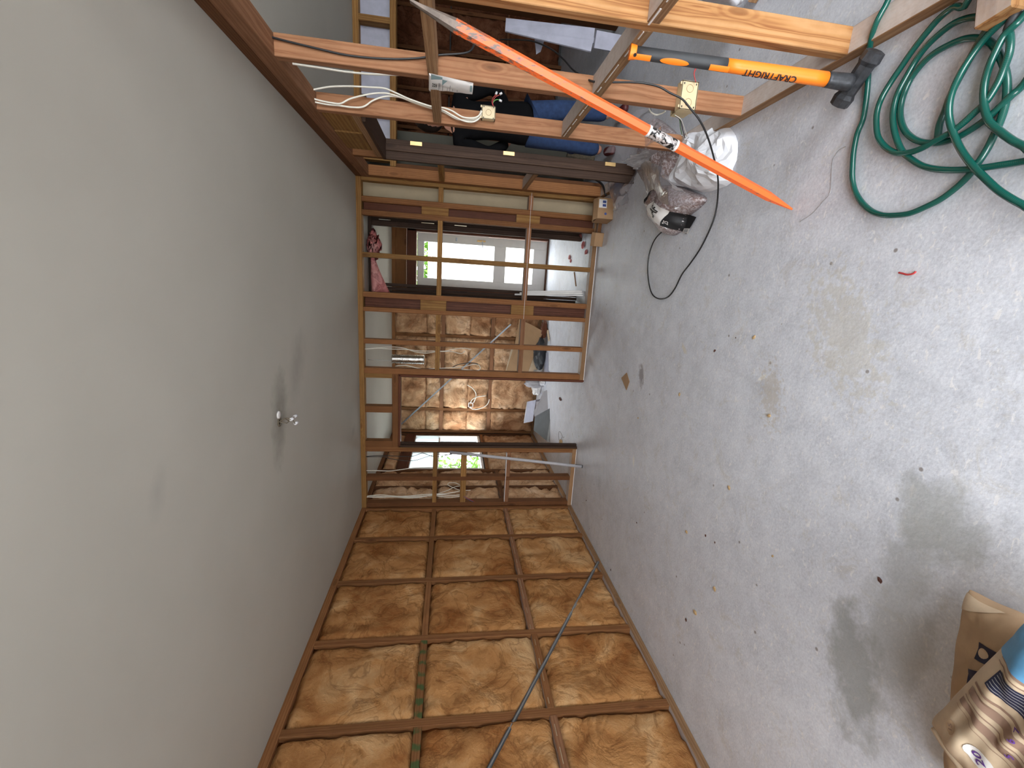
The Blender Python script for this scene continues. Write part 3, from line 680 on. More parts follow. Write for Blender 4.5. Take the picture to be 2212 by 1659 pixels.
# head: a long octagonal block across the handle
Ha = Vector((0.752,1.628,0.050)); Hb = Vector((0.843,1.545,0.050)); hd = (Hb-Ha).normalized(); Hm = (Ha+Hb)/2
Ha = Hm-hd*.085; Hb = Hm+hd*.085
prof = [(-.088, .020), (-.085, .030), (-.058, .033), (-.045, .027), (.045, .027), (.058, .033), (.085, .030), (.088, .020)]
zz = hd; xx = ax.cross(zz).normalized(); yy = zz.cross(xx)
vs_ = []; fs = []
for (p, r_) in prof:
    for k in range(8):
        a = PI/8+k*PI/4; vs_.append(Hm-O+zz*p+xx*math.cos(a)*r_*1.08+yy*math.sin(a)*r_*1.08)
for i in range(len(prof)-1):
    for k in range(8): fs.append((i*8+k, i*8+(k+1) % 8, (i+1)*8+(k+1) % 8, (i+1)*8+k))
fs += [tuple(range(8))[::-1], tuple(range(56, 64))]
mn = min(v.z for v in vs_)+O.z
if mn < .003: vs_ = [v+Vector((0, 0, .003-mn)) for v in vs_]
me = bpy.data.meshes.new('hammer_head'); me.from_pydata(vs_, [], fs); me.update(); link('hammer_head', me, 'iron_black', t)

t = empty('digging_bar', (0.397,1.834,0.000)); O = Vector(t.location); PLOC['digging_bar'] = O.copy()
tag(t, 'long worn orange steel digging bar leaning diagonally with its chisel tip on the floor', 'bar')
Bt = Vector((.865, 1.675, 1.60)); B0 = O+Vector((0, 0, .004)); bd = (Bt-B0).normalized(); BL = (Bt-B0).length
def bp(f): return B0-O+bd*BL*f
bar = tube('shaft', [bp(f) for f in (.085, .2, .4, .6, .8, .93)], .0165, 'orange_worn', t, radii=[.0185, .0195, .0195, .020, .021, .0215], seg=6, smooth=4)
for i, v in enumerate(bar.data.vertices): bar.data.attributes['grain'].data[i].vector = Vector((v.co.x*2, v.co.y*2, (v.co.dot(bd))/BL))
for p in bar.data.polygons: p.use_smooth = False
sx = bd.cross(Vector((0, 0, 1))).normalized(); sy = bd.cross(sx)
def wedge(name, fa, fb, ra, rb, tb, mat):
    vs_ = []; 
    for f, r_, q in ((fa, ra, ra), (fb, rb, tb)):
        for k in range(6):
            a = PI/6+k*PI/3; vs_.append(bp(f)+sx*math.cos(a)*r_+sy*math.sin(a)*q)
    fs = [(k, (k+1) % 6, 6+(k+1) % 6, 6+k) for k in range(6)]+[tuple(range(6))[::-1], tuple(range(6, 12))]
    me = bpy.data.meshes.new(name); me.from_pydata(vs_, [], fs); me.update(); bm = bmesh.new(); bm.from_mesh(me); bmesh.ops.recalc_face_normals(bm, faces=bm.faces); bm.to_mesh(me); bm.free()
    setgrain(me, lambda c: c.copy(), off=False)
    return link(name, me, mat, t)
wedge('chisel_tip', .088, .002, .0185, .0025, .004, 'orange_worn')
wedge('spade_end', .925, 1.02, .0215, .034, .005, 'bar_rust')
tube('worn_label', [bp(.385), bp(.41), bp(.447), bp(.457)], .0208, 'worn_label', t, seg=12, smooth=2)
tube('label_edge', [bp(.380), bp(.386)], .0212, 'paper_white', t, seg=12, smooth=0); tube('label_edge', [bp(.457), bp(.463)], .0212, 'paper_white', t, seg=12, smooth=0)

# ---------------------------------------------------------------- garden hose
F_ = [(0.517,1.273,0.012),(0.557,1.276,0.012),(0.593,1.269,0.012),(0.626,1.267,0.012),(0.660,1.261,0.012),(0.699,1.249,0.012),(0.735,1.234,0.012),(0.763,1.221,0.012),(0.785,1.210,0.012)]
Cc = [(0.810,1.226,0.022),(0.828,1.264,0.022),(0.833,1.301,0.022),(0.825,1.337,0.022),(0.808,1.373,0.022),(0.781,1.400,0.022),(0.742,1.420,0.022),(0.695,1.436,0.022),(0.644,1.434,0.022),(0.597,1.420,0.022),(0.548,1.397,0.022),(0.502,1.367,0.022),(0.467,1.327,0.022),(0.439,1.285,0.022),(0.418,1.232,0.022),(0.403,1.172,0.022),(0.396,1.119,0.022),(0.393,1.072,0.022),(0.391,1.027,0.022)]
Dd = [(0.276,0.990,0.034),(0.296,1.018,0.034),(0.326,1.056,0.034),(0.365,1.097,0.034),(0.404,1.136,0.034),(0.445,1.171,0.034),(0.486,1.199,0.034),(0.535,1.225,0.034),(0.576,1.239,0.034),(0.619,1.244,0.034),(0.663,1.238,0.034),(0.703,1.224,0.034),(0.740,1.200,0.034),(0.761,1.173,0.034),(0.773,1.146,0.034),(0.784,1.120,0.034)]
Ee = [(0.758,1.116,0.030),(0.743,1.129,0.030),(0.727,1.148,0.030),(0.696,1.159,0.030),(0.666,1.167,0.030),(0.629,1.169,0.030),(0.589,1.162,0.030),(0.549,1.147,0.030),(0.510,1.124,0.030),(0.476,1.090,0.030),(0.447,1.059,0.030),(0.425,1.031,0.030)]
Aa = [(0.591,1.083,0.014),(0.571,1.102,0.014),(0.547,1.125,0.014),(0.528,1.152,0.014),(0.511,1.189,0.014),(0.502,1.222,0.014),(0.502,1.260,0.014),(0.511,1.298,0.014),(0.530,1.337,0.014),(0.564,1.376,0.014),(0.606,1.405,0.014),(0.649,1.421,0.014),(0.691,1.423,0.014),(0.731,1.411,0.014),(0.760,1.384,0.014),(0.776,1.351,0.014),(0.781,1.313,0.014),(0.780,1.276,0.014),(0.771,1.245,0.014),(0.755,1.217,0.014),(0.738,1.197,0.014),(0.711,1.174,0.014),(0.678,1.153,0.014),(0.644,1.135,0.014),(0.606,1.122,0.014),(0.570,1.116,0.014),(0.536,1.115,0.014),(0.503,1.117,0.014),(0.476,1.120,0.014),(0.446,1.125,0.014),(0.420,1.135,0.014),(0.401,1.147,0.014),(0.382,1.159,0.014),(0.357,1.184,0.014),(0.333,1.216,0.014),(0.317,1.252,0.014),(0.303,1.299,0.014),(0.305,1.355,0.014),(0.313,1.396,0.014),(0.333,1.442,0.014),(0.369,1.489,0.014),(0.414,1.527,0.014),(0.461,1.548,0.014),(0.511,1.558,0.014),(0.560,1.566,0.014),(0.618,1.569,0.014),(0.661,1.561,0.014),(0.717,1.565,0.014),(0.773,1.572,0.014),(0.830,1.581,0.014),(0.882,1.582,0.022),(0.917,1.561,0.046),(0.946,1.539,0.062),(0.974,1.522,0.066),(0.999,1.510,0.066)]
Bb = [(0.863,1.253,0.050),(0.873,1.301,0.036),(0.869,1.345,0.026),(0.845,1.379,0.026),(0.815,1.414,0.026),(0.783,1.441,0.026),(0.745,1.469,0.026),(0.705,1.488,0.026),(0.664,1.492,0.026),(0.617,1.482,0.026),(0.571,1.463,0.026),(0.531,1.427,0.026),(0.505,1.387,0.026),(0.495,1.348,0.026),(0.495,1.305,0.026),(0.505,1.267,0.026),(0.515,1.231,0.026),(0.530,1.202,0.026),(0.553,1.177,0.026),(0.573,1.156,0.026),(0.599,1.143,0.026),(0.622,1.134,0.026),(0.650,1.129,0.026),(0.678,1.127,0.026),(0.710,1.134,0.026),(0.741,1.147,0.026)]
for s_ in (F_, Cc, Dd, Ee, Aa, Bb):          # strands ride over one another where they cross
    for i, p in enumerate(s_): s_[i] = (p[0], p[1], p[2]+.003*math.sin(i*.9))
def join(P, Q, z=.03):
    a, a1, b, b1 = Vector(P[-1]), Vector(P[-2]), Vector(Q[0]), Vector(Q[1]); u = a+(a-a1).normalized()*.12; w_ = b+(b-b1).normalized()*.12
    m = (u+w_)/2+((a-a1).normalized()+(b-b1).normalized())*.05
    return [(p.x, p.y, z) for p in (u, m, w_)]
path = F_+Cc+join(Cc, Dd)+Dd+join(Dd, Ee)+Ee+join(Ee, Aa, .04)+Aa+[(1.12, 1.46, .068), (1.14, 1.34, .068), (1.04, 1.25, .066)]+Bb
h_ = empty('garden_hose', (.5, 1.35, 0)); tag(h_, 'shiny dark green garden hose lying in loose loops on the concrete', 'hose')
hoff = Vector((.5, 1.35, 0))
tube('hose', [Vector(p)-hoff for p in path], .0092, 'hose_green', h_, seg=10, smooth=4)
e_ = Vector(Bb[-1])-hoff; tube('hose_fitting', [e_, e_+Vector((.012, -.004, .004)), e_+Vector((.035, -.014, .008))], .012, 'rubber_dark', h_, seg=12, smooth=2)
e_ = Vector(F_[0])-hoff; tube('hose_fitting', [e_+Vector((-.006, .004, 0)), e_], .0096, 'rubber_dark', h_, seg=12, smooth=0)
bk = beam('timber_offcut', (0.764,1.153,0.056), (0.898,1.175,0.056), .085, .045, 'pine_bright', bev=.004); tag(bk, 'short pale sawn timber offcut lying under the hose', 'offcut')

# ---------------------------------------------------------------- paper sacks near the viewer
def sack(name, c, U_, V_, T_, label, cat, mat, seed, n=(0, 0, 1), prints=()):
    c, U_, V_ = Vector(c), Vector(U_), Vector(V_); nn = Vector(n)
    t = empty(name, (c.x, c.y, 0)); off = Vector((c.x, c.y, 0)); tag(t, label, cat)
    def top(u, v, lift=0.0):
        e = (max(0, 1-abs(u)**5)*max(0, 1-abs(v)**5))**.42
        q = c+U_*u*(1+.02*noise.noise(Vector((v*3, seed, 0))))+V_*v*(1+.02*noise.noise(Vector((u*3, seed, 4))))
        wz = noise.noise(Vector((u*2.2, v*5, seed)))*.018+abs(noise.noise(Vector((u*3+v*2, v*3-u*2, seed+5))))*.016
        return q+nn*(T_*e*(.55+.0)+T_*.45+wz*e*1.2+lift)-off
    def bot(u, v):
        e = (max(0, 1-abs(u)**5)*max(0, 1-abs(v)**5))**.42
        return c+U_*u*(1+.02*noise.noise(Vector((v*3, seed, 0))))+V_*v*(1+.02*noise.noise(Vector((u*3, seed, 4))))+nn*(T_*.45-T_*.43*e)-off
    nu, nv = 64, 84; vs_ = []; fs = []
    for fn_ in (top, bot):
        for j in range(nv+1):
            for i in range(nu+1): vs_.append(fn_(math.sin((i/nu-.5)*PI), math.sin((j/nv-.5)*PI)))
    K = (nu+1)*(nv+1)
    for j in range(nv):
        for i in range(nu):
            a = j*(nu+1)+i; fs.append((a, a+1, a+nu+2, a+nu+1)); fs.append((K+a, K+a+nu+1, K+a+nu+2, K+a+1))
    me = bpy.data.meshes.new('sack_body'); me.from_pydata(vs_, [], fs); me.update(); bm = bmesh.new(); bm.from_mesh(me); bmesh.ops.remove_doubles(bm, verts=bm.verts, dist=.0008); bmesh.ops.recalc_face_normals(bm, faces=bm.faces); bm.to_mesh(me); bm.free()
    for p in me.polygons: p.use_smooth = True
    link('sack_body', me, mat, t)
    return t, top
def decal(t, top, name, u0, u1, v0, v1, mat, lift=.0026, sk=0.0):
    return gridmesh(name, lambda a, b: top(u0+(u1-u0)*a+sk*b, v0+(v1-v0)*b, lift), 24, 40, mat, t)

s1, top1 = sack('cement_sack', (-.975, .575, 0), (-.275, -.042, 0), (.03, -.215, 0), .13, 'plain brown paper cement sack lying flat, partly covered by the striped sack', 'sack', 'kraft', 2.2)
decal(s1, top1, 'printed_mark', -.68, -.52, -.66, -.30, 'navy_ink'); decal(s1, top1, 'printed_mark', -.40, -.10, -.70, -.34, 'navy_ink', sk=-.12)
gridmesh('printed_dot', lambda a, b: top1(-.60+.045*math.cos(2*PI*a)*b, -.60+.05*math.sin(2*PI*a)*b, .003), 14, 3, 'kraft_pale', s1)
text_on('printed_letter', 'D', .034, lambda x, y: top1(-.60+x*0+y/.275*-1.0, -.42-x/.215, .003), 'kraft_pale', s1)
gridmesh('folded_corner', lambda a, b: top1(-.985+.16*a*(1-b), -.985+.42*b, .004), 8, 8, 'kraft_pale', s1)
s2, top2 = sack('cement_sack', (-.842, .485, .125), (-.262, .064, 0), (-.045, -.195, 0), .125, 'brown paper cement sack with blue corner and navy stripes, topmost of the two', 'sack', 'kraft_pale', 6.1)
def rot45(u, v):
    return lambda x, y: top2(u-(x*.64-y*.77)/.262, v-(x*.77+y*.64)/.195, .0045)
decal(s2, top2, 'printed_blue_panel', -.98, -.24, -.97, .95, 'cyan_paper', sk=-.10)
decal(s2, top2, 'printed_navy_band', -.16, .02, -.80, .9, 'navy_ink')
for a, b, m in ((.10, .125, 'brown_ink'), (.17, .25, 'brown_ink'), (.29, .30, 'brown_ink'), (.33, .40, 'brown_ink'), (-.20, -.19, 'brown_ink'), (-.26, -.235, 'brown_ink'), (.44, .445, 'brown_ink'), (-.31, -.30, 'paper_white')):
    decal(s2, top2, 'printed_stripe', a, b, -.88, -.1 if a > 0 else .8, m, lift=.0020)
for k in range(6): decal(s2, top2, 'printed_line', -.145+k*.028, -.139+k*.028, -.78, .85, 'grey_ink', lift=.0036)
gridmesh('printed_circle', lambda a, b: top2(.64+.085*math.cos(2*PI*a)*b, -.44+.135*math.sin(2*PI*a)*b, .0030), 20, 5, 'paper_white', s2)
gridmesh('printed_circle', lambda a, b: top2(.66+.055*math.cos(2*PI*a)*b, -.76+.07*math.sin(2*PI*a)*b, .0030), 20, 5, 'kraft', s2)
text_on('printed_number', '20', .028, rot45(.64, -.44), 'violet_ink', s2)
text_on('printed_number', '15', .016, rot45(.66, -.76), 'brown_ink', s2)
for q, (u, v) in zip('567', ((.36, -.30), (.21, -.36), (.12, -.40))): text_on('printed_number', q, .018, rot45(u, v), 'violet_ink', s2)
tube('folded_end', [top2(.985, -.92, .0), top2(.99, -.6, .008), top2(.985, -.2, .006), top2(.98, .4, .004)], .016, 'kraft_pale', s2, seg=8, smooth=4, flat=.6)

# ---------------------------------------------------------------- bags by the doorway
o = mound('plastic_bag', [(1.009,2.810,0.000),(0.976,2.680,0.000),(0.963,2.566,0.000),(0.930,2.463,0.000),(0.879,2.390,0.000),(0.808,2.328,0.000),(0.714,2.312,0.000),(0.679,2.334,0.000),(0.609,2.322,0.000),(0.599,2.432,0.000),(0.609,2.602,0.000),(0.667,2.781,0.000),(0.737,3.007,0.000),(0.828,2.954,0.000),(0.930,2.897,0.000)], .11, 'white_plastic', wr=.034, wf=8, rings=9, seg=30)
for p_ in o.data.polygons: p_.use_smooth = False
tag(o, 'crumpled white plastic bag lying on the floor behind the digging bar', 'bag'); recentre(o)
sk = empty('aggregate_sack', (0.730,2.996,0.000)); SO = Vector(sk.location); tag(sk, 'clear plastic sack of reddish brown aggregate with black and white printed label', 'sack')
def sub(pts): return [Vector(p)-Vector((0, 0, 0)) for p in pts]
b1 = mound('filled_body', [(1.271,3.389,0.020),(1.167,3.202,0.020),(1.037,3.000,0.020),(0.959,2.901,0.020),(0.884,2.901,0.020),(0.808,2.944,0.020),(0.746,2.994,0.020),(0.805,3.120,0.020),(0.909,3.309,0.020),(0.991,3.477,0.020),(1.035,3.583,0.020),(1.107,3.558,0.020),(1.213,3.590,0.020),(1.269,3.561,0.020),(1.294,3.494,0.020)], .13, 'scoria', wr=.012, wf=9, rings=16, seg=80)
b2 = mound('filled_body', [(0.737,3.027,0.020),(0.707,2.904,0.020),(0.650,2.741,0.020),(0.572,2.550,0.020),(0.531,2.583,0.020),(0.502,2.678,0.020),(0.485,2.733,0.020),(0.428,2.758,0.020),(0.393,2.846,0.020),(0.401,2.952,0.020),(0.462,3.057,0.020),(0.515,3.164,0.020),(0.610,3.261,0.020),(0.685,3.327,0.020),(0.725,3.254,0.020),(0.752,3.155,0.020)], .15, 'scoria', wr=.012, wf=9, rings=16, seg=80)
for b in (b1, b2): b.data.transform(Matrix.Translation(-SO)); b.parent = sk
def overlay(name, quad, base, mat, lift=.004, n=14):
    """printed film laid over a lump: quad is four corner points in plan, height taken from the lump"""
    from mathutils.bvhtree import BVHTree
    bv = BVHTree.FromPolygons([v.co+SO for v in base.data.vertices], [p.vertices[:] for p in base.data.polygons])
    Q = [Vector(q) for q in quad]
    def f(a, b):
        p = Q[0].lerp(Q[1], a).lerp(Q[3].lerp(Q[2], a), b); h = bv.ray_cast(Vector((p.x, p.y, 1)), Vector((0, 0, -1)))
        z = h[0].z if h[0] is not None else .004
        return Vector((p.x, p.y, z+lift))-SO
    gridmesh(name, f, n, n, mat, sk); return f
fa = overlay('white_label', [(0.612,2.964,0.100),(0.520,2.775,0.100),(0.440,2.877,0.100),(0.590,3.099,0.100)], b2, 'paper_white')
fb = overlay('black_label', [(0.521,2.781,0.100),(0.472,2.621,0.100),(0.382,2.713,0.100),(0.447,2.885,0.100)], b2, 'black_ink', .005)
fc = overlay('black_label', [(0.779,3.246,0.080),(0.679,3.088,0.080),(0.620,3.137,0.080),(0.728,3.267,0.080)], b2, 'black_ink', .005)
def onq(f, cx, cy, s, rot=0.0, L=.004):
    return lambda x, y: f(min(1, max(0, cx+(x*math.cos(rot)-y*math.sin(rot))*s)), min(1, max(0, cy+(x*math.sin(rot)+y*math.cos(rot))*s)))+Vector((0, 0, L))
text_on('label_word', '.AF', 1, lambda x, y: fa(min(1, max(0, .50-y*.62)), min(1, max(0, .5-x*.50)))+Vector((0, 0, .004)), 'black_ink', sk)
text_on('label_number', '25', 1, lambda x, y: fb(min(1, max(0, .20-y*.30)), min(1, max(0, .70-x*.24)))+Vector((0, 0, .004)), 'paper_white', sk)
overlay('barcode_panel', [(0.420,2.746,0.100),(0.412,2.674,0.100),(0.383,2.687,0.100),(0.396,2.761,0.100)], b2, 'paper_white', .009, 5); overlay('barcode_lines', [(0.415,2.736,0.100),(0.409,2.684,0.100),(0.389,2.696,0.100),(0.397,2.748,0.100)], b2, 'grey_ink', .012, 5)
def film(name, rows, mat, parent, off, amp=.012, wf=9, n=(26, 26)):
    """crumpled sheet through rows of control points"""
    R = [catmull([Vector(p) for p in r], 8) for r in rows]; m = len(R[0])
    cols = [catmull([R[j][i] for j in range(len(R))], 8) for i in range(m)]
    def f(a, b):
        i = min(int(a*(m-1)+.5), m-1); c = cols[i]; j = min(int(b*(len(c)-1)+.5), len(c)-1); p = c[j]
        q = p*wf; d = Vector((noise.noise(q+Vector((1, 0, 0))), noise.noise(q+Vector((0, 5, 0))), noise.noise(q+Vector((0, 0, 9)))))
        d2 = Vector((abs(noise.noise(q*2+Vector((3, 0, 0)))), abs(noise.noise(q*2+Vector((0, 3, 0)))), 0))
        r = p+d*amp*1.6+d2*amp; r.z = max(r.z, .003); return r-off
    return gridmesh(name, f, m-1, 8*(len(rows)-1), mat, parent)
film('open_neck', [[(0.921,3.150,0.466),(1.020,3.100,0.388),(1.095,3.020,0.348),(1.149,2.980,0.314),(1.164,2.950,0.262)], [(0.923,3.120,0.369),(0.971,3.020,0.338),(1.017,2.920,0.323),(1.048,2.860,0.298),(1.058,2.820,0.263)], [(0.893,3.150,0.323),(0.894,3.020,0.287),(0.897,2.880,0.291),(0.926,2.800,0.298),(0.981,2.740,0.270)], [(0.958,3.556,0.050),(0.912,3.278,0.100),(0.926,3.083,0.130),(0.935,2.970,0.150),(1.015,3.008,0.060)]], 'clear_film', sk, SO, .018)
film('plastic_wrap', [[(1.038,3.727,0.030),(0.954,3.319,0.120),(0.867,3.028,0.160),(0.780,2.837,0.170),(0.723,2.788,0.130)], [(0.965,3.650,0.010),(0.850,3.188,0.120),(0.754,2.900,0.170),(0.680,2.743,0.180),(0.662,2.746,0.120)], [(0.849,3.487,0.010),(0.766,3.167,0.080),(0.648,2.821,0.170),(0.586,2.653,0.190),(0.584,2.565,0.130)], [(0.722,3.359,0.010),(0.646,3.037,0.100),(0.551,2.727,0.180),(0.508,2.548,0.180),(0.524,2.559,0.060)]], 'clear_film', sk, SO, .012)
f2 = film('clear_wrapping', [[(0.978,4.117,0.100),(0.997,4.013,0.030),(0.968,3.782,0.020),(0.965,3.650,0.010)], [(0.874,4.018,0.100),(0.856,3.815,0.090),(0.856,3.693,0.050),(0.905,3.665,0.010)], [(0.708,3.788,0.120),(0.695,3.674,0.140),(0.745,3.643,0.100),(0.841,3.767,0.010)], [(0.716,4.018,0.030),(0.702,3.921,0.030),(0.727,3.856,0.020),(0.749,3.774,0.003)]], 'clear_film', None, Vector(), .02)
tag(recentre(f2), 'crumpled clear plastic wrapping heaped beside the small cardboard box', 'wrapping')

# ---------------------------------------------------------------- cables and boxes on the right wall
def cable(name, pts, r, mat, label, cat, group=None, seg=8, smooth=5):
    o = tube(name, pts, r, mat, seg=seg, smooth=smooth); recentre(o); tag(o, label, cat, group); return o
c1 = [(0.966,2.825,2.355),(0.978,2.825,2.302),(0.998,2.825,2.235),(1.015,2.825,2.168),(1.028,2.825,2.067),(1.035,2.825,1.965),(1.038,2.825,1.883),(1.020,2.825,1.814),(0.999,2.825,1.744),(0.976,2.825,1.631),(0.976,2.825,1.588),(0.974,2.825,1.545),(0.964,2.825,1.501),(0.939,2.825,1.442),(0.940,2.825,1.384),(0.953,2.825,1.351),(0.982,2.825,1.330)]
c2 = [(0.963,2.835,2.358),(0.954,2.835,2.306),(0.942,2.835,2.240),(0.937,2.835,2.173),(0.939,2.835,2.126),(0.970,2.835,2.070),(1.004,2.835,1.967),(1.018,2.835,1.885),(1.011,2.835,1.815),(0.992,2.835,1.724),(0.976,2.835,1.631),(0.973,2.835,1.588),(0.963,2.835,1.545),(0.939,2.835,1.486),(0.923,2.835,1.434),(0.923,2.835,1.382),(0.944,2.835,1.346),(0.979,2.835,1.326)]
c3 = [(0.958,2.845,2.359),(0.939,2.845,2.296),(0.930,2.845,2.209),(0.931,2.845,2.142),(0.930,2.845,2.067),(0.939,2.845,2.005),(0.978,2.845,1.949),(1.006,2.845,1.879),(1.010,2.845,1.802),(0.992,2.845,1.725),(0.974,2.845,1.632),(0.970,2.845,1.588),(0.959,2.845,1.545),(0.933,2.845,1.478),(0.932,2.845,1.427),(0.937,2.845,1.383),(0.953,2.845,1.352),(0.992,2.845,1.333)]
cable('power_cable', c1, .0048, 'cable_white', 'white cable bowing highest from the ceiling plate down to the upper switch box', 'cable')
cable('power_cable', c2, .0048, 'cable_white', 'white cable with a kink, middle of the three running to the upper switch box', 'cable')
cable('power_cable', c3, .0048, 'cable_white', 'white cable sagging lowest of the three running to the upper switch box', 'cable')
cable('power_cable', [(0.975,2.487,2.350),(0.975,2.498,2.258),(0.975,2.504,2.145),(0.975,2.511,2.029),(0.975,2.503,1.908),(0.975,2.476,1.784),(0.975,2.447,1.660)], .005, 'cable_white', 'straight white cable running down behind the middle stud', 'cable')
cable('black_cable', [(0.973,2.255,2.363),(0.974,2.255,2.303),(0.963,2.255,2.203),(0.950,2.255,2.075),(0.941,2.255,1.970),(0.942,2.255,1.864),(0.950,2.255,1.756),(0.962,2.255,1.674),(0.974,2.255,1.618),(0.990,2.255,1.557)]+[(1.02, 2.262, 1.43), (1.09, 2.30, 1.40)], .0045, 'cable_black', 'thin black cable drooping along the side of the middle stud near the ceiling', 'cable')
cable('black_cable', [(1.634,3.400,1.194),(1.551,3.200,1.088),(1.457,3.000,1.026),(1.335,2.800,0.951),(1.201,2.600,0.916),(1.093,2.450,0.898),(1.009,2.320,0.876),(0.965,2.250,0.849),(0.953,2.220,0.815),(0.957,2.210,0.733),(0.961,2.200,0.663),(0.959,2.190,0.605),(0.949,2.180,0.539),(0.925,2.170,0.484),(0.904,2.160,0.429),(0.874,2.160,0.386)]+[(0.820,2.160,0.320),(0.757,2.190,0.247),(0.691,2.250,0.167)]+[(0.638,2.310,0.100),(0.584,2.366,0.050),(0.502,2.415,0.012),(0.415,2.431,0.012),(0.291,2.510,0.012),(0.199,2.608,0.012),(0.133,2.691,0.012),(0.044,2.755,0.012),(-0.014,2.834,0.012),(-0.032,2.952,0.012),(-0.006,3.071,0.012),(0.068,3.152,0.012),(0.181,3.210,0.012),(0.283,3.216,0.012),(0.361,3.180,0.012),(0.405,3.126,0.012),(0.435,3.048,0.012)], .0045, 'cable_black', 'long thin black cable looping from the double switch box across the floor', 'cable')
def flush_box(name, c, sx, sy, sz, label, two=False):
    t = empty(name, c); c = Vector(c); PLOC[t.name] = c; tag(t, label, 'socket box')
    x, y, z = c
    box('box_back', (x-sx/2, y-.006, z-sz/2), (x+sx/2, y, z+sz/2), 'box_cream', t, .001)
    for a, b in (((x-sx/2, y-sy, z-sz/2), (x-sx/2+.004, y, z+sz/2)), ((x+sx/2-.004, y-sy, z-sz/2), (x+sx/2, y, z+sz/2)), ((x-sx/2, y-sy, z-sz/2), (x+sx/2, y, z-sz/2+.004)), ((x-sx/2, y-sy, z+sz/2-.004), (x+sx/2, y, z+sz/2))): box('box_side', a, b, 'box_cream', t, 0)
    box('box_front', (x-sx/2, y-sy, z-sz/2), (x+sx/2, y-sy+.003, z+sz/2), 'box_cream', t, .001)
    ks = ((-sx*.24,), (sx*.24,)) if two else ((0,),)
    for (dx,) in ks:
        rr = sz*.2; tube('knockout_ring', [Vector((dx+math.cos(a)*rr, -sy-.0008, math.sin(a)*rr)) for a in [k*PI/8 for k in range(17)]], .0009, 'cardboard', t, seg=5, smooth=0)
    for dx in (-sx*.4, sx*.4):
        for dz in (-sz*.36, sz*.36): box('fixing_slot', (x+dx-.004, y-sy-.001, z+dz-.0025), (x+dx+.004, y-sy+.001, z+dz+.0025), 'black_ink', t, 0)
        box('fixing_lug', (x+dx-.006, y-sy-.002, z+sz/2), (x+dx+.006, y-sy+.004, z+sz/2+.008), 'box_cream', t, .001)
    return t
flush_box('switch_box', (0.979,2.810,1.291), .072, .038, .080, 'small cream switch box with loose wires on the third stud of the tool wall').location.y = 2.861
flush_box('socket_box', (0.945,2.215,0.365), .125, .045, .085, 'double cream socket box low on the middle stud of the tool wall', True).location.y = 2.2615
sb = empty('socket_box', (0.900,2.353,0.346)); sb.location.x = XR-.002; sc_ = sb.location.copy(); PLOC[sb.name] = sc_; tag(sb, 'cream socket box seen edge on behind the middle stud with green and red wires', 'socket box')
x, y, z = sc_
box('box_front', (x, y-.05, z-.045), (x+.006, y+.02, z+.03), 'box_cream', sb, .001); box('box_back', (x+.045, y-.045, z-.04), (x+.05, y+.02, z+.03), 'box_cream', sb, .001); box('box_side', (x, y+.016, z-.045), (x+.05, y+.02, z+.03), 'box_cream', sb, .001)
def wires(label, pts0, spread, mats, tip=True, cat='wires'):
    t = empty('loose_wires', pts0[0]); o = Vector(pts0[0]); tag(t, label, cat)
    for k, m in enumerate(mats):
        dv = Vector((random.uniform(-1, 1), random.uniform(-.4, .4), random.uniform(-1, 1)))*spread
        P = [Vector(p)-o+dv*(i/(len(pts0)-1)) for i, p in enumerate(pts0)]
        tube('wire', P, .0022, m, t, seg=6, smooth=4)
        if tip: tube('connector', [P[-1], P[-1]+(P[-1]-P[-2]).normalized()*.016], .0065, 'clear_tip', t, seg=8, smooth=0)
    return t
wires('red and green wires with clear caps curling from the upper switch box', [(1.006,2.800,1.266),(1.025,2.800,1.273),(1.049,2.800,1.263),(1.060,2.800,1.247),(1.064,2.800,1.242)], .02, ['red_wire', 'red_wire', 'green_wire'])
wires('green, red and brown wires with clear caps hanging behind the middle stud', [(0.860,2.236,0.416),(0.860,2.267,0.373),(0.860,2.325,0.332),(0.860,2.387,0.293),(0.860,2.475,0.232)], .016, ['cable_white', 'red_wire', 'green_wire', 'cable_black'])
wires('thin red wires twisting above the double socket box', [(1.007,2.200,0.283),(1.040,2.200,0.300),(1.070,2.200,0.287),(1.081,2.200,0.286)], .01, ['red_wire', 'red_wire'], False) if False else wires('thin red wires twisting above the double socket box', [(0.996,2.200,0.348), (1.030,2.200,0.361), (1.054,2.200,0.353), (1.070,2.200,0.349)], .01, ['red_wire', 'red_wire'], False)
cable('power_cable', [(0.930,2.381,0.491),(0.930,2.418,0.462),(0.930,2.441,0.423),(0.930,2.412,0.404),(0.930,2.382,0.401)], .004, 'cable_white', 'short curved white cable end below the lower nogging', 'cable')
# squashed adhesive tube wedged on the upper nogging
tg = empty('squeezed_tube', (0.838,2.150,1.536)); TO = Vector(tg.location); tag(tg, 'flattened white and teal printed tube stuck on the upper nogging', 'tube')
TC = [Vector(p)-TO for p in [(0.872,2.156,1.594),(0.872,2.320,1.604),(0.872,2.299,1.405),(0.872,2.202,1.405)]]
tn = Vector((-1, -.15, 0)).normalized()
def tsurf(a, b, lift=0.0):
    p = TC[0].lerp(TC[3], a).lerp(TC[1].lerp(TC[2], a), b)
    return p+tn*(.016*math.sqrt(max(0, 1-(2*b-1)**2))*(.3+.7*math.sin(PI*min(1, a*1.4)*.5))*1.0+.004*noise.noise(Vector((a*6, b*4, 1)))+lift)
def tback(a, b):
    p = TC[0].lerp(TC[3], a).lerp(TC[1].lerp(TC[2], a), b); return p-tn*(.012*math.sqrt(max(0, 1-(2*b-1)**2)))
gridmesh('tube_body', lambda a, b: tsurf(a, b) if True else 0, 24, 14, 'paper_white', tg); gridmesh('tube_body_back', tback, 10, 10, 'paper_white', tg)
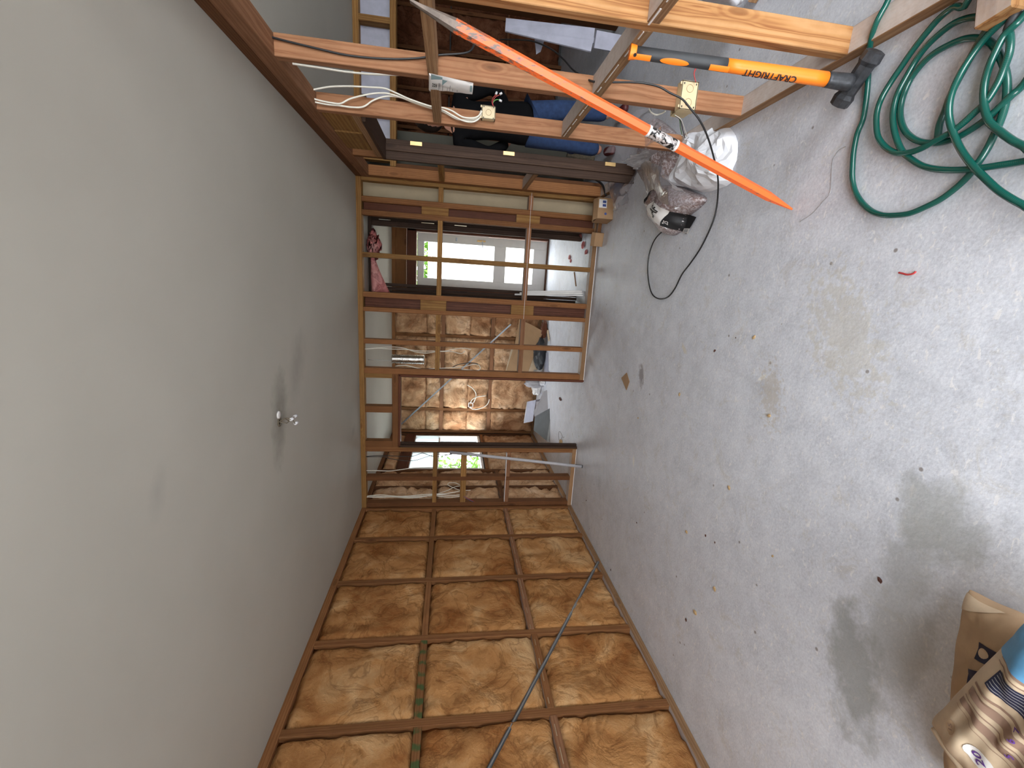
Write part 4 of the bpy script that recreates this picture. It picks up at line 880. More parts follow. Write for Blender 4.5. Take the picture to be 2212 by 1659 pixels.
gridmesh('teal_print', lambda a, b: tsurf(.02+.26*a, .02+.22*b*(1.2-a*.8), .001), 8, 6, 'teal_print', tg); gridmesh('teal_print', lambda a, b: tsurf(.28+.12*a, .10+.30*b*(1-a), .001), 8, 6, 'teal_print', tg)
gridmesh('teal_print', lambda a, b: tsurf(.93+.05*a, .05+.5*b, .001), 4, 6, 'teal_print', tg)
tl = (TC[1]-TC[0]).length; tw = (TC[3]-TC[0]).length
text_on('tube_word', 'ELE', .027, lambda x, y: tsurf(.115-y/tw, .56-x/tl, .0025), 'black_ink', tg)
for k, (a, b0, b1) in enumerate(((.20, .30, .88), (.225, .30, .80), (.29, .34, .86), (.40, .5, .8), (.46, .3, .85), (.52, .5, .75), (.63, .5, .7))):
    gridmesh('tube_small_print', lambda u, v, a=a, b0=b0, b1=b1: tsurf(a+.012*u, b0+(b1-b0)*v, .0018), 2, 10, 'grey_ink', tg)
tube('crimped_end', [TC[0]+tn*.004, TC[0].lerp(TC[1], .5)+tn*.008, TC[1]+tn*.004], .006, 'paper_white', tg, seg=8, smooth=4, flat=.5)

# ---------------------------------------------------------------- ceiling outlet with wires
cl = empty('ceiling_wires', (-.815, 2.42, H)); tag(cl, 'cut off ceiling light wires with connectors poking out of a hole', 'wires')
co = Vector((-.815, 2.42, H))
lathe('hole_rim', [(.024, 0), (.026, -.004), (.018, -.006), (.016, 0)], 'clay_dirt', cl)
lathe('plaster_lump', [(.0, -.006), (.02, -.010), (.022, -.002)], 'white_paint', cl, (.045, -.012, 0))
for P in ([(0, 0, 0), (.01, .03, -.02), (-.01, .06, -.03), (.0, .10, -.045)], [(0, 0, 0), (-.012, .02, -.03), (-.02, .045, -.025), (.0, .05, -.05), (-.03, .065, -.06)], [(0, 0, 0), (.02, .012, -.03), (.005, .03, -.05)]):
    tube('wire', P, .0025, 'clay_dirt', cl, seg=6, smooth=5); e = Vector(P[-1]); tube('connector', [e, e+Vector((0, .022, -.006))], .009, 'clear_tip', cl, seg=8, smooth=0)

# ---------------------------------------------------------------- things on the floor of the near room
o = sheet('cardboard_scrap', [Vector(p)+Vector((0, 0, .004)) for p in [(-0.724,3.477,0.000),(-0.656,3.379,0.000),(-0.718,3.303,0.000),(-0.800,3.342,0.000)]], .003, 'cardboard'); tag(recentre(o), 'small brown cardboard scrap on the open floor', 'scrap')
ch = [(1469,852,.012,'wood_chip'),(1379,903,.008,'wood_chip'),(1663,898,.011,'wood_chip'),(1576,1054,.012,'wood_chip'),(1484,1149,.012,'wood_chip'),(1545,1272,.013,'wood_chip'),(1503,1323,.016,'wood_chip'),(1376,1129,.008,'dark_chip'),(1525,1157,.007,'dark_chip'),(1545,1172,.006,'dark_chip'),(1903,1253,.010,'dark_chip'),(1320,1231,.010,'dark_chip'),(1545,758,.009,'dark_chip'),(1483,1339,.010,'dark_chip'),(1267,1081,.009,'dark_chip'),(1670,1201,.007,'wood_chip'),(1590,730,.004,'dark_chip'),(1630,728,.012,'wood_chip')]
CHP = [(-0.620,2.518,0.000),(-0.954,3.063,0.000),(-0.516,1.731,0.000),(-0.968,1.905,0.000),(-1.413,2.204,0.000),(-1.552,1.869,0.000),(-1.809,1.991,0.000),(-1.738,2.851,0.000),(-1.324,2.023,0.000),(-1.311,1.937,0.000),(-0.901,1.093,0.000),(-2.418,3.206,0.000),(-0.291,2.225,-0.000),(-1.924,2.062,0.000),(-2.175,4.017,0.000),(-1.122,1.544,0.000),(-0.197,2.066,0.000),(-0.176,1.929,0.000)]
CHL = ['pale wood chip nearest the star shaped dark smudge', 'small pale crumb between the cardboard scrap and the left wall', 'orange tinted wood chip in the middle of the floor', 'pale wood chip beside thin dark specks, mid floor', 'pale chip between the middle of the floor and the insulated wall', 'round tan chip close to the insulated wall, nearer the sacks', 'long curled wood shaving closest to the insulated wall', 'dark brown chip near the foot of the third insulation bay', 'small dark chip, first of two beside a pale chip by the insulated wall', 'smallest dark chip, second of two beside a pale chip by the insulated wall', 'dark striped chip nearest the brown cement sacks', 'flat dark chip against the bottom plate under the steel brace', 'dark chip between the cardboard scrap and the black cable loop', 'thin dark chip lying by the curled wood shaving', 'dark chip just inside the doorway side corner of the left wall', 'tiny pale chip halfway between the sacks and the insulated wall', 'very small dark speck above the star shaped smudge', 'pale splintered crumb on the open floor toward the digging bar tip']
for (px, py, s_, m), p, lb in zip(ch, CHP, CHL):
    bm = bmesh.new(); bmesh.ops.create_icosphere(bm, subdivisions=1, radius=s_)
    for v in bm.verts: v.co = Vector((v.co.x*random.uniform(.5, 1.1), v.co.y*random.uniform(.9, 1.5), (v.co.z+s_)*.28))
    me = bpy.data.meshes.new('debris_chip'); bm.to_mesh(me); bm.free(); o = link('debris_chip', me, m); o.location = (p[0], p[1], .001); o.rotation_euler[2] = random.uniform(0, 3)
    tag(o, lb, 'debris', 'pale wood chips on the floor' if m == 'wood_chip' else 'dark chips on the floor')
cable('red_strip', [(0.118,1.293,0.006),(0.115,1.280,0.006),(0.111,1.264,0.006),(0.113,1.249,0.006),(0.117,1.242,0.006),(0.121,1.240,0.006)], .003, 'red_plastic', 'curved thin red plastic strip alone on the floor', 'strip')
cable('steel_wire', [(0.339,1.781,0.003),(0.365,1.721,0.003),(0.406,1.676,0.003),(0.433,1.650,0.003),(0.502,1.662,0.003),(0.554,1.669,0.003),(0.585,1.652,0.003),(0.591,1.623,0.003)], .0009, 'galv', 'hair thin curved wire on the floor near the bar tip', 'wire', seg=5)

# cardboard boxes at the foot of the far wall
def carton(loc, sx, sy, sz, rz, label, lab=False):
    t = empty('cardboard_box', loc); t.rotation_euler[2] = rz; tag(t, label, 'box')
    for nm, a, b in (('box_side', (-sx/2, -sy/2, 0), (-sx/2+.003, sy/2, sz)), ('box_side', (sx/2-.003, -sy/2, 0), (sx/2, sy/2, sz)), ('box_side', (-sx/2, -sy/2, 0), (sx/2, -sy/2+.003, sz)), ('box_side', (-sx/2, sy/2-.003, 0), (sx/2, sy/2, sz)), ('box_base', (-sx/2, -sy/2, 0), (sx/2, sy/2, .003))): box(nm, a, b, 'cardboard', t, 0)
    for k, (dy, an) in enumerate(((-sy/2, .5), (sy/2, -.4))):
        f = sheet('box_flap', [(-sx/2, dy, sz), (sx/2, dy, sz), (sx/2, dy*(1-math.cos(an)*.9), sz+math.sin(abs(an))*.05), (-sx/2, dy*(1-math.cos(an)*.9), sz+math.sin(abs(an))*.05)], .003, 'cardboard', t)
    if lab:
        box('box_label', (sx*.02, -sy/2-.0015, sz*.45), (sx*.42, -sy/2-.0003, sz*.95), 'paper_white', t, 0)
        for k in range(2): box('label_print', (sx*(.08+.17*k), -sy/2-.0022, sz*.5), (sx*(.2+.17*k), -sy/2-.0016, sz*.72), 'bottle_blue', t, 0)
        lathe('printed_oval', [(.012, 0), (.012, .0006)], 'bottle_blue', t, (-sx*.25, -sy/2-.0004, sz*.5), (PI/2, 0, 0))
    return t
carton((.74, 4.22, 0), .19, .16, .15, .12, 'small cardboard box with white label at the foot of the end wall', True)
carton((.50, 4.40, 0), .13, .11, .085, -.15, 'smallest cardboard box with open flaps below the hall opening')
o = beam('timber_offcut', (.66, 4.44, .02), (.52, 4.47, .02), .04, .035, 'pine'); tag(o, 'short brown timber offcut between the two cardboard boxes', 'offcut')
cable('corrugated_hose', [(1.061,4.450,0.102),(1.035,4.400,0.084),(0.993,4.350,0.059),(0.939,4.300,0.051),(0.891,4.280,0.040)], .011, 'cable_black', 'black hose end bent behind the brown door frame', 'hose')

# white conduit leaning on the far wall with black cables out of its top
t = empty('conduit_pole', (-1.872,4.202,-0.000)); O = Vector(t.location); tag(t, 'long off white plastic conduit leaning against the end wall', 'pipe')
pt = Vector((-1.832,4.490,1.448))-O
tube('pipe', [Vector((0, 0, .03)), pt*.5, pt], .0165, 'grey_sheet', t, seg=12, smooth=2); tube('open_end', [Vector((0, 0, .018)), Vector((0, 0, .018)).lerp(pt, .055)], .0172, 'rubber_dark', t, seg=12, smooth=0)
cp = lambda *a: None
W = [('thin dark cable rising from the conduit top, nearest the doorway', [(-1.839,4.470,1.426),(-1.896,4.550,1.503),(-1.912,4.550,1.608),(-1.893,4.550,1.679),(-1.868,4.550,1.749),(-1.894,4.550,1.818),(-1.909,4.550,1.888),(-1.903,4.550,2.094),(-1.900,4.550,2.230),(-1.911,4.550,2.356)], 'cable_black', .004),
 ('thin dark cable rising from the conduit top, farther from the doorway', [(-1.847,4.470,1.426),(-1.892,4.560,1.510),(-1.889,4.560,1.609),(-1.920,4.560,1.714),(-1.947,4.560,1.784),(-1.963,4.560,1.853),(-1.967,4.560,1.923),(-1.956,4.560,1.999),(-1.941,4.560,2.096),(-1.918,4.560,2.178),(-1.921,4.560,2.358)], 'cable_black', .0035),
 ('single pale cable across the top of the window bay', [(-2.082,4.560,2.360),(-2.082,4.560,2.234),(-2.086,4.560,2.096),(-2.066,4.560,1.957),(-2.047,4.560,1.818),(-2.043,4.560,1.606),(-2.035,4.560,1.478),(-2.019,4.560,1.421),(-2.023,4.560,1.327)], 'cable_white', .0045),
 ('pale cable bundled in the corner bay, uppermost', [(-2.396,4.570,2.370),(-2.381,4.570,2.203),(-2.399,4.570,2.028),(-2.396,4.570,1.886),(-2.382,4.570,1.744),(-2.375,4.570,1.621),(-2.372,4.570,1.491),(-2.353,4.570,1.382),(-2.337,4.570,1.317)], 'cable_white', .005),
 ('pale cable bundled in the corner bay, second', [(-2.402,4.560,2.368),(-2.396,4.560,2.202),(-2.405,4.560,2.027),(-2.415,4.560,1.885),(-2.404,4.560,1.743),(-2.377,4.560,1.621),(-2.383,4.560,1.491),(-2.388,4.560,1.381),(-2.380,4.560,1.316)], 'cable_white', .005),
 ('pale cable bundled in the corner bay, third', [(-2.393,4.550,2.366),(-2.398,4.550,2.200),(-2.394,4.550,2.025),(-2.398,4.550,1.884),(-2.391,4.550,1.742),(-2.382,4.550,1.620),(-2.397,4.550,1.526),(-2.405,4.550,1.417),(-2.395,4.550,1.315)], 'cable_white', .005),
 ('pale cable twisting loose in the corner bay', [(-2.372,4.580,1.564),(-2.333,4.580,1.456),(-2.293,4.580,1.384),(-2.278,4.580,1.319),(-2.245,4.580,1.371),(-2.241,4.580,1.444),(-2.269,4.580,1.458),(-2.309,4.580,1.383),(-2.334,4.580,1.309),(-2.335,4.580,1.199)], 'cable_white', .0035),
 ('thin pale cable hanging between the door and the duct, upper strand', [(-0.733,4.580,2.356),(-0.718,4.580,2.230),(-0.703,4.580,2.103),(-0.703,4.580,2.008),(-0.716,4.580,1.931),(-0.743,4.580,1.847),(-0.753,4.580,1.730),(-0.734,4.580,1.619),(-0.729,4.580,1.534),(-0.727,4.580,1.455),(-0.744,4.580,1.361),(-0.715,4.580,1.322)], 'cable_white', .004),
 ('thin pale cable hanging between the door and the duct, lower strand', [(-0.735,4.570,2.348),(-0.720,4.570,2.216),(-0.723,4.570,2.077),(-0.720,4.570,1.975),(-0.724,4.570,1.885),(-0.732,4.570,1.782),(-0.727,4.570,1.652),(-0.722,4.570,1.534),(-0.698,4.570,1.443),(-0.683,4.570,1.324),(-0.697,4.570,1.257)], 'cable_white', .004),
 ('pale cable hugging the doorway stud', [(-0.904,4.580,2.046),(-0.893,4.580,1.943),(-0.911,4.580,1.846),(-0.925,4.580,1.747),(-0.915,4.580,1.616),(-0.906,4.580,1.516),(-0.896,4.580,1.417),(-0.882,4.580,1.316),(-0.855,4.580,1.216),(-0.866,4.580,1.162),(-0.908,4.580,1.153),(-0.923,4.580,1.207),(-0.917,4.580,1.315),(-0.929,4.580,1.382)], 'cable_white', .0045),
 ('black cable end lying over the pale one by the doorway', [(-0.890,4.570,1.444),(-0.862,4.570,1.384),(-0.841,4.570,1.285),(-0.842,4.570,1.211),(-0.851,4.570,1.176)], 'cable_black', .005)]
for lb, P, m, r_ in W: cable('cable', P, r_, m, lb, 'cable', seg=6, smooth=4)
wires('small blue and red wire ends on the corner bay nogging', [(-2.369,4.500,1.281),(-2.397,4.500,1.243),(-2.414,4.500,1.221),(-2.447,4.500,1.161)], .012, ['red_wire', 'bottle_blue'], False)

# aluminium duct
t = empty('flexible_duct', (-0.893,4.950,1.957)); O = Vector(t.location); tag(t, 'ribbed silver foil duct hanging from the far ceiling', 'duct')
d0 = Vector((-0.903,5.000,2.138))-O; d1 = Vector((-0.900,5.000,1.769))-O; n_ = 30
vs_ = [d0.lerp(d1, i/n_) for i in range(n_+1)]
tube('duct_body', vs_, .05, 'foil', t, seg=20, smooth=1, radii=[.046+.009*(i % 2) for i in range(n_+1)])
tube('duct_strap', [d0+Vector((-.02, 0, .0)), d0+Vector((-.02, 0, .2)), Vector((d0.x-.02, d0.y, H-O.z))], .003, 'galv', t, seg=5, smooth=0)

# ---------------------------------------------------------------- hall: frame, boards and loose insulation
t = empty('spare_door_frame', (.6, 5.15, 0)); PLOC[t.name] = Vector((.6, 5.15, 0)); tag(t, 'dark stained upright door frame with bright hinge cut outs inside the hall', 'door frame')
zs = [0, 1.335, 1.470, 1.694, 1.836, 2.165, 2.293, 2.36]
for i in range(len(zs)-1):
    z0, z1 = zs[i], zs[i+1]
    if i % 2 == 0: box('frame_board', (.60, 5.14, z0), (.66, 5.165, z1), 'stained', t, 0)
    else: box('frame_board', (.60, 5.14, z0), (.609, 5.165, z1), 'stained', t, 0); box('frame_board', (.619, 5.14, z0), (.66, 5.165, z1), 'stained', t, 0)
box('frame_board', (.545, 5.10, 0), (.600, 5.165, 2.36), 'stained', t); box('frame_board', (.66, 5.10, 0), (.80, 5.17, 2.36), 'stained', t); box('frame_head', (-.2, 5.10, 2.36), (.80, 5.2, 2.395), 'stained', t)
for k, (x0, x1, y_, lb) in enumerate(((-.06, -.095, 5.12, 'nearest the door'), (-.10, -.135, 5.10, 'in the middle'), (-.14, -.24, 5.14, 'against the hall wall'))):
    o = box('stained_board', (x1, y_, 0), (x0, y_+.03, 2.36-.04*k), 'stained'); tag(o, 'tall dark stained board standing in the hall, '+lb+' of three', 'board'); o.rotation_euler[0] = 0
t = empty('white_trim_lengths', (-.1, 4.9, 0)); tag(t, 'bundle of white trim lengths leaning in the hall beside the stained boards', 'trim'); t.name = 'trim_bundle'
for k in range(3):
    a = Vector((-0.063,4.800,-0.004))-Vector((-.1, 4.9, 0)); b = Vector((-0.102,5.020,0.759))-Vector((-.1, 4.9, 0)); a.z = .012
    beam('trim_length', a+Vector((.022*k, .03*k, 0)), b+Vector((.018*k, .02*k, -.06*k)), .018, .030, 'white_paint', t, up=(0, 1, 0))
def tuft(name, c, s, label, n=5):
    t = empty(name, c); tag(t, label, 'insulation')
    for k in range(n):
        bm = bmesh.new(); bmesh.ops.create_icosphere(bm, subdivisions=3, radius=1)
        for v in bm.verts:
            q = v.co*1.6+Vector((k*3, 1, 2)); v.co = v.co*(1+.55*noise.noise(q)+.25*noise.noise(q*3)); v.co = Vector((v.co.x*s[0], v.co.y*s[1], v.co.z*s[2]))*random.uniform(.5, .9)+Vector([random.uniform(-.5, .5)*a for a in s])
        me = bpy.data.meshes.new('wool_lump'); bm.to_mesh(me); bm.free(); [setattr(p, 'use_smooth', True) for p in me.polygons]; link('wool_lump', me, 'pink_batt', t)
    return t
tuft('insulation_tuft', (.33, 5.02, 2.33), (.12, .05, .06), 'torn tuft of pink insulation hanging near the hall ceiling')
pk = empty('insulation_slab', (.0, 5.0, 2.36)); tag(pk, 'drooping wedge of pink insulation between ceiling and hall frame', 'insulation')
batt('slab', lambda u, v, d: Vector((-.17+u, .02*math.sin(u*9)-d, -.03+.03-(.03+.17*max(0, 1-u/.42)**1.4)*(1-v/.1)*1.0+.0)), .42, .1, 'pink_batt', pk, 3.3, .02, .03)
for k, (p, s_) in enumerate((((0.595,5.132,0.000), .035), ((0.491,4.987,0.000), .04), ((0.388,5.554,0.000), .03), ((0.407,4.854,0.000), .03), ((0.340,5.493,0.000), .022))):
    bm = bmesh.new(); bmesh.ops.create_icosphere(bm, subdivisions=2, radius=s_)
    for v in bm.verts: v.co = v.co*(1+.5*noise.noise(v.co*60+Vector((k, 0, 0)))); v.co.z = (v.co.z+s_)*.4
    me = bpy.data.meshes.new('wool_scrap'); bm.to_mesh(me); bm.free(); o = link('wool_scrap', me, 'pink_batt'); o.location = (p[0], p[1], 0); tag(o, ('pink insulation clump closest to the spare door frame foot', 'largest pink insulation clump on the hall floor', 'pink insulation clump deeper in the hall toward the glazed door', 'pink insulation clump nearest the end wall bottom plate', 'smallest pink insulation crumb near the reddish wood strip')[k], 'insulation', 'pink clumps on the hall floor')
o = beam('wood_strip', (0.200,5.294,0.006), (0.035,5.156,0.006), .012, .01, 'pine_bright'); tag(o, 'thin reddish wood strip lying on the hall floor', 'strip')

# ---------------------------------------------------------------- far room: leaning sheets and rubbish
o = sheet('cardboard_sheet', [(-0.518,6.750,0.417), (-0.574,6.660,0.258), (-0.665,6.520,0.066), (-0.831,6.560,0.118), (-1.349,6.620,0.248), (-1.406,6.840,0.576), (-0.930,6.800,0.458)], .006, 'cardboard'); tag(recentre(o), 'large bent brown cardboard sheet leaning on the far insulation', 'cardboard')
o = sheet('card_offcut', [(-0.984,6.900,0.494), ((-0.984,6.900,0.494)[0], 6.80, .01), ((-1.387,6.900,0.569)[0], 6.80, .01), (-1.387,6.900,0.569)], .008, 'kraft_pale'); tag(recentre(o), 'narrow pale card leaning behind the large cardboard sheet', 'cardboard')
o = sheet('grey_panel', [(-1.881,6.250,0.180), (-1.946,6.220,0.166), (-1.719,6.020,-0.068), (-1.530,6.250,0.004), (-1.566,6.300,0.034)], .008, 'grey_sheet'); tag(recentre(o), 'light grey sheet metal panel lying slanted on the far room floor', 'panel')
dp = empty('metal_tray', (-1.988,5.808,0.000)); O = Vector(dp.location); tag(dp, 'dark grey perforated metal tray propped on its edge in the far room', 'panel')
sheet('panel_face', [Vector(p)-O for p in ((-1.934,6.160,0.171), (-1.707,5.950,-0.030), (-2.196,5.830,0.034), (-2.128,6.120,0.186))], .01, 'dark_sheet', dp); sheet('panel_lip', [Vector(p)-O for p in ((-1.704,5.940,-0.027), (-1.694,5.930,-0.045), (-2.199,5.800,0.012), (-2.193,5.820,0.043))], .012, 'galv', dp)
for q in ((-1.921,6.120,0.129), (-2.113,6.100,0.140), (-1.946,6.000,0.045)): lathe('hole', [(.008, 0), (.008, .002)], 'black_ink', dp, Vector(q)-O+Vector((0, -.012, .0)), (PI/2, 0, 0), 10)
t = empty('plastic_tray', (-1.942,6.450,0.161)); O = Vector(t.location); tag(t, 'white plastic tray lid standing behind the grey panel', 'lid')
q = [Vector(p)-O for p in ((-1.790,6.500,0.245), (-1.715,6.350,0.137), (-2.063,6.350,0.163), (-2.145,6.500,0.273))]
sheet('lid_face', q, .008, 'violet_white', t); tube('lid_rim', [q[3], q[0]], .008, 'white_paint', t, seg=8, smooth=0); sheet('lid_side', [q[0], q[1], Vector((q[1].x+.02, q[1].y+.03, .003-O.z)), Vector((q[0].x+.02, q[0].y, .003-O.z))], .006, 'violet_white', t)
def lump(name, p, s, mat, label, cat, k=0, group=None):
    bm = bmesh.new(); bmesh.ops.create_icosphere(bm, subdivisions=3, radius=1)
    for v in bm.verts:
        n_ = v.co.copy(); v.co = v.co*(1+.35*noise.noise(n_*2+Vector((k*2, 0, 5)))+.18*noise.noise(n_*6+Vector((k, 0, 0)))); v.co = Vector((v.co.x*s[0], v.co.y*s[1], max(-.85, v.co.z)*s[2]+s[2]*.85))
    me = bpy.data.meshes.new(name); bm.to_mesh(me); bm.free(); o = link(name, me, mat); o.location = p; tag(o, label, cat, group); return o
lump('rubbish_bag', (-1.023,6.560,0.000), (.26, .10, .10), 'rubber_dark', 'low black plastic rubbish bundle below the cardboard sheet', 'rubbish', 1)
lump('rubbish_bag', (-0.639,6.565,0.000), (.14, .07, .06), 'mahogany', 'small dark brown rubbish bundle at the end of the cardboard sheet', 'rubbish', 2)
lump('crumpled_paper', (-1.390,6.638,0.000), (.10, .08, .10), 'paper_white', 'crumpled white paper beside the far doorway jamb', 'paper', 3)
lump('crumpled_paper', (-1.606,6.706,0.000), (.12, .09, .08), 'paper_white', 'crumpled pale paper between doorway jamb and grey panel', 'paper', 4)
lump('plastic_scrap', (-1.487,6.528,0.000), (.07, .06, .16), 'grey_sheet', 'upright grey plastic scrap amid the crumpled papers', 'scrap', 5)
lump('glass_jar', (-1.442,6.403,0.000), (.05, .05, .05), 'clear_tip', 'small shiny pale container among the crumpled papers', 'container', 6)
o = box('cardboard_block', (-1.08, 6.55, 0), (-.94, 6.62, .14), 'cardboard'); tag(o, 'small upright cardboard piece behind the black rubbish', 'cardboard')
o = sheet('white_board', [(-1.007,6.622,0.006),(-0.964,6.357,0.006),(-1.227,6.260,0.006),(-1.225,6.087,0.006),(-1.313,6.506,0.006)], .008, 'violet_white'); tag(recentre(o), 'narrow white board flat on the far room floor', 'board')
o = beam('wood_strip', (-0.651,6.481,0.010), (-0.770,6.293,0.020), .04, .02, 'kraft_pale'); tag(o, 'pale splintered wood piece on the far room floor', 'offcut')
lump('rag', (-1.955,5.160,0.000), (.035, .03, .02), 'wood_chip', 'small tan crumb beside the doorway on the far floor', 'debris', 8)
cable('thin_wire', [(-1.848,5.065,0.004),(-1.879,5.137,0.004),(-1.856,5.231,0.004),(-1.864,5.317,0.004),(-1.917,5.352,0.004),(-1.978,5.294,0.004),(-1.962,5.229,0.004),(-1.896,5.182,0.004)], .0018, 'cable_black', 'thin looped wire on the floor inside the far doorway', 'wire', seg=5)
lump('dark_scrap', (-1.442,5.417,0.000), (.02, .06, .008), 'dark_chip', 'small red brown splinter lying inside the far doorway', 'debris', 9)
sb = empty('junction_box', (-1.989,6.940,1.115)); O = Vector(sb.location); PLOC[sb.name] = O; tag(sb, 'small white junction box on the far insulation in the light patch', 'junction box')
x, y, z = O
for a, b in (((x-.04, y, z-.04), (x-.028, y+.04, z+.04)), ((x+.028, y, z-.04), (x+.04, y+.04, z+.04)), ((x-.04, y, z-.04), (x+.04, y+.04, z-.028)), ((x-.04, y, z+.028), (x+.04, y+.04, z+.04))): box('box_side', a, b, 'white_paint', sb, .002)
box('box_back', (x-.028, y+.03, z-.028), (x+.028, y+.04, z+.028), 'rubber_dark', sb, 0)
cable('power_cable', [(-1.644,6.930,1.185),(-1.695,6.930,1.101),(-1.779,6.930,1.040),(-1.865,6.930,1.042),(-1.942,6.930,1.070)], .008, 'cable_white', 'white cable arching into the junction box from above', 'cable', seg=6)
cable('power_cable', [(-1.940,6.920,1.122),(-1.885,6.920,1.093),(-1.840,6.920,1.012),(-1.815,6.920,0.867)], .008, 'cable_white', 'white cable leaving the junction box sideways', 'cable', seg=6)
cable('power_cable', [(-2.016,6.920,1.140),(-2.053,6.920,1.076),(-2.046,6.920,0.982),(-2.000,6.920,0.879),(-1.944,6.920,0.829),(-1.878,6.920,0.811)], .008, 'cable_white', 'white cable looping below the junction box', 'cable', seg=6)

# ---------------------------------------------------------------- next room: white tray, film, person
t = empty('white_tray', (2.099,4.150,0.710)); t.location.z = 0; O = Vector(t.location); tag(t, 'long white metal tray with a folded rim leaning in the next room', 'tray')
q = [Vector(p)-O for p in ((2.202,4.250,1.087), (2.122,4.050,0.359), (2.019,4.020,0.370), (2.133,4.220,1.091))]; q2 = [q[3], q[2], Vector((1.927,4.000,0.391))-O, Vector((2.082,4.200,1.094))-O]
sheet('tray_face', q, .012, 'violet_white', t); sheet('tray_lip', q2, .012, 'violet_white', t)
fp = Vector((2.061,4.080,0.343))-O; beam('tray_foot', fp, Vector((fp.x+.02, fp.y+.06, 0)), .12, .03, 'violet_white', t); sheet('tray_bracket', [Vector(p)-O for p in ((2.105,4.300,0.822), (2.098,4.300,0.739), (2.017,4.300,0.762), (1.991,4.300,0.801))], .01, 'violet_white', t)
beam('tray_leg', Vector((2.132,4.250,1.055))-O, Vector((1.9+.12-O.x+.2, .12, 0)), .03, .03, 'violet_white', t) if False else beam('tray_leg', Vector((2.154,4.270,1.014))-O, Vector(((2.154,4.270,1.014)[0]-O.x+.03, .2, 0)), .04, .03, 'violet_white', t)
o = film('white_sheeting', [[(1.715,2.890,0.020),(1.605,2.701,0.050),(1.451,2.444,0.100),(1.504,2.520,0.030)], [(1.673,2.766,0.080),(1.510,2.483,0.160),(1.387,2.278,0.180),(1.462,2.407,0.050)], [(1.736,2.797,0.060),(1.552,2.484,0.160),(1.423,2.269,0.180),(1.505,2.414,0.040)]], 'white_plastic', None, Vector(), .012); tag(recentre(o), 'white plastic sheeting bunched behind the nearest stud in the next room', 'sheeting')
o = beam('timber_offcut', (1.482,2.380,0.030), (1.541,2.296,0.030), .09, .045, 'pine_dust'); tag(o, 'dusty timber offcut beside the white sheeting in the next room', 'offcut')

# ---------------------------------------------------------------- person standing in the next room
def skinned(name, verts, edges, mat, parent, off, sub=2, root=0):
    me = bpy.data.meshes.new(name); me.from_pydata([Vector(v[:3])-off for v in verts], edges, []); me.update(); o = link(name, me, mat)
    m = o.modifiers.new('s', 'SKIN'); m.use_smooth_shade = True; m.branch_smoothing = .6
    for i, v in enumerate(verts):
        sv = me.skin_vertices[0].data[i]; r = v[3]; sv.radius = r if isinstance(r, tuple) else (r, r); sv.use_root = i == root
    s_ = o.modifiers.new('u', 'SUBSURF'); s_.levels = sub; s_.render_levels = sub
    bpy.context.view_layer.update(); me2 = bpy.data.meshes.new_from_object(o.evaluated_get(bpy.context.evaluated_depsgraph_get()))
    bpy.data.objects.remove(o); me2.name = name
    for p in me2.polygons: p.use_smooth = True
    o = bpy.data.objects.new(name, me2); C.objects.link(o); o.parent = parent
    if not me2.materials: me2.materials.append(MATS[mat])
    return o
pr = empty('person', (1.42, 4.28, 0)); tag(pr, 'person in black top and blue jeans standing beyond the tool wall', 'person'); PO = Vector((1.42, 4.28, 0))
hipz = .93
V = [(1.43, 4.30, .98, (.13, .10)), (1.43, 4.30, 1.15, (.14, .105)), (1.40, 4.29, 1.33, (.165, .12)), (1.39, 4.28, 1.46, (.13, .09)), (1.38, 4.27, 1.53, .06), (1.38, 4.25, 1.60, .055),   # 0-5 spine, neck
     (1.22, 4.29, 1.46, .065), (1.16, 4.33, 1.18, .048), (1.33, 4.47, .97, .036),                                # 6-8 left arm
     (1.58, 4.29, 1.46, .065), (1.72, 4.35, 1.16, .048), (1.57, 4.46, 1.0, .036),                               # 9-11 right arm, hand on hip
     (1.33, 4.30, .86, .085), (1.31, 4.28, .50, .07), (1.30, 4.36, .10, .045),                                    # 12-14 left leg
     (1.53, 4.30, .86, .085), (1.55, 4.20, .50, .07), (1.54, 4.15, .10, .045)]                                    # 15-17 right leg
E_ = [(0, 1), (1, 2), (2, 3), (3, 4), (4, 5), (3, 6), (6, 7), (7, 8), (3, 9), (9, 10), (10, 11), (0, 12), (12, 13), (13, 14), (0, 15), (15, 16), (16, 17)]
skinned('body', V, E_, 'skin', pr, PO, 2)
# long black top over trunk and sleeves, jeans over the legs
VT = [(1.43, 4.30, .72, (.22, .17)), (1.43, 4.30, .98, (.18, .14)), (1.43, 4.30, 1.15, (.165, .13)), (1.40, 4.29, 1.33, (.19, .145)), (1.39, 4.28, 1.47, (.15, .11)), (1.38, 4.27, 1.52, .075), (1.22, 4.29, 1.47, .08), (1.16, 4.33, 1.18, .062), (1.30, 4.45, 1.0, .048), (1.58, 4.29, 1.47, .08), (1.72, 4.35, 1.16, .062), (1.60, 4.44, 1.02, .05)]
skinned('black_top', VT, [(0, 1), (1, 2), (2, 3), (3, 4), (4, 5), (4, 6), (6, 7), (7, 8), (4, 9), (9, 10), (10, 11)], 'black_cloth', pr, PO, 2)
VJ = [(1.43, 4.30, .93, (.165, .13)), (1.345, 4.30, .80, .115), (1.315, 4.28, .50, .085), (1.30, 4.35, .13, .068), (1.52, 4.30, .80, .115), (1.55, 4.20, .50, .085), (1.54, 4.155, .13, .068)]
skinned('jeans', VJ, [(0, 1), (1, 2), (2, 3), (0, 4), (4, 5), (5, 6)], 'denim', pr, PO, 2)
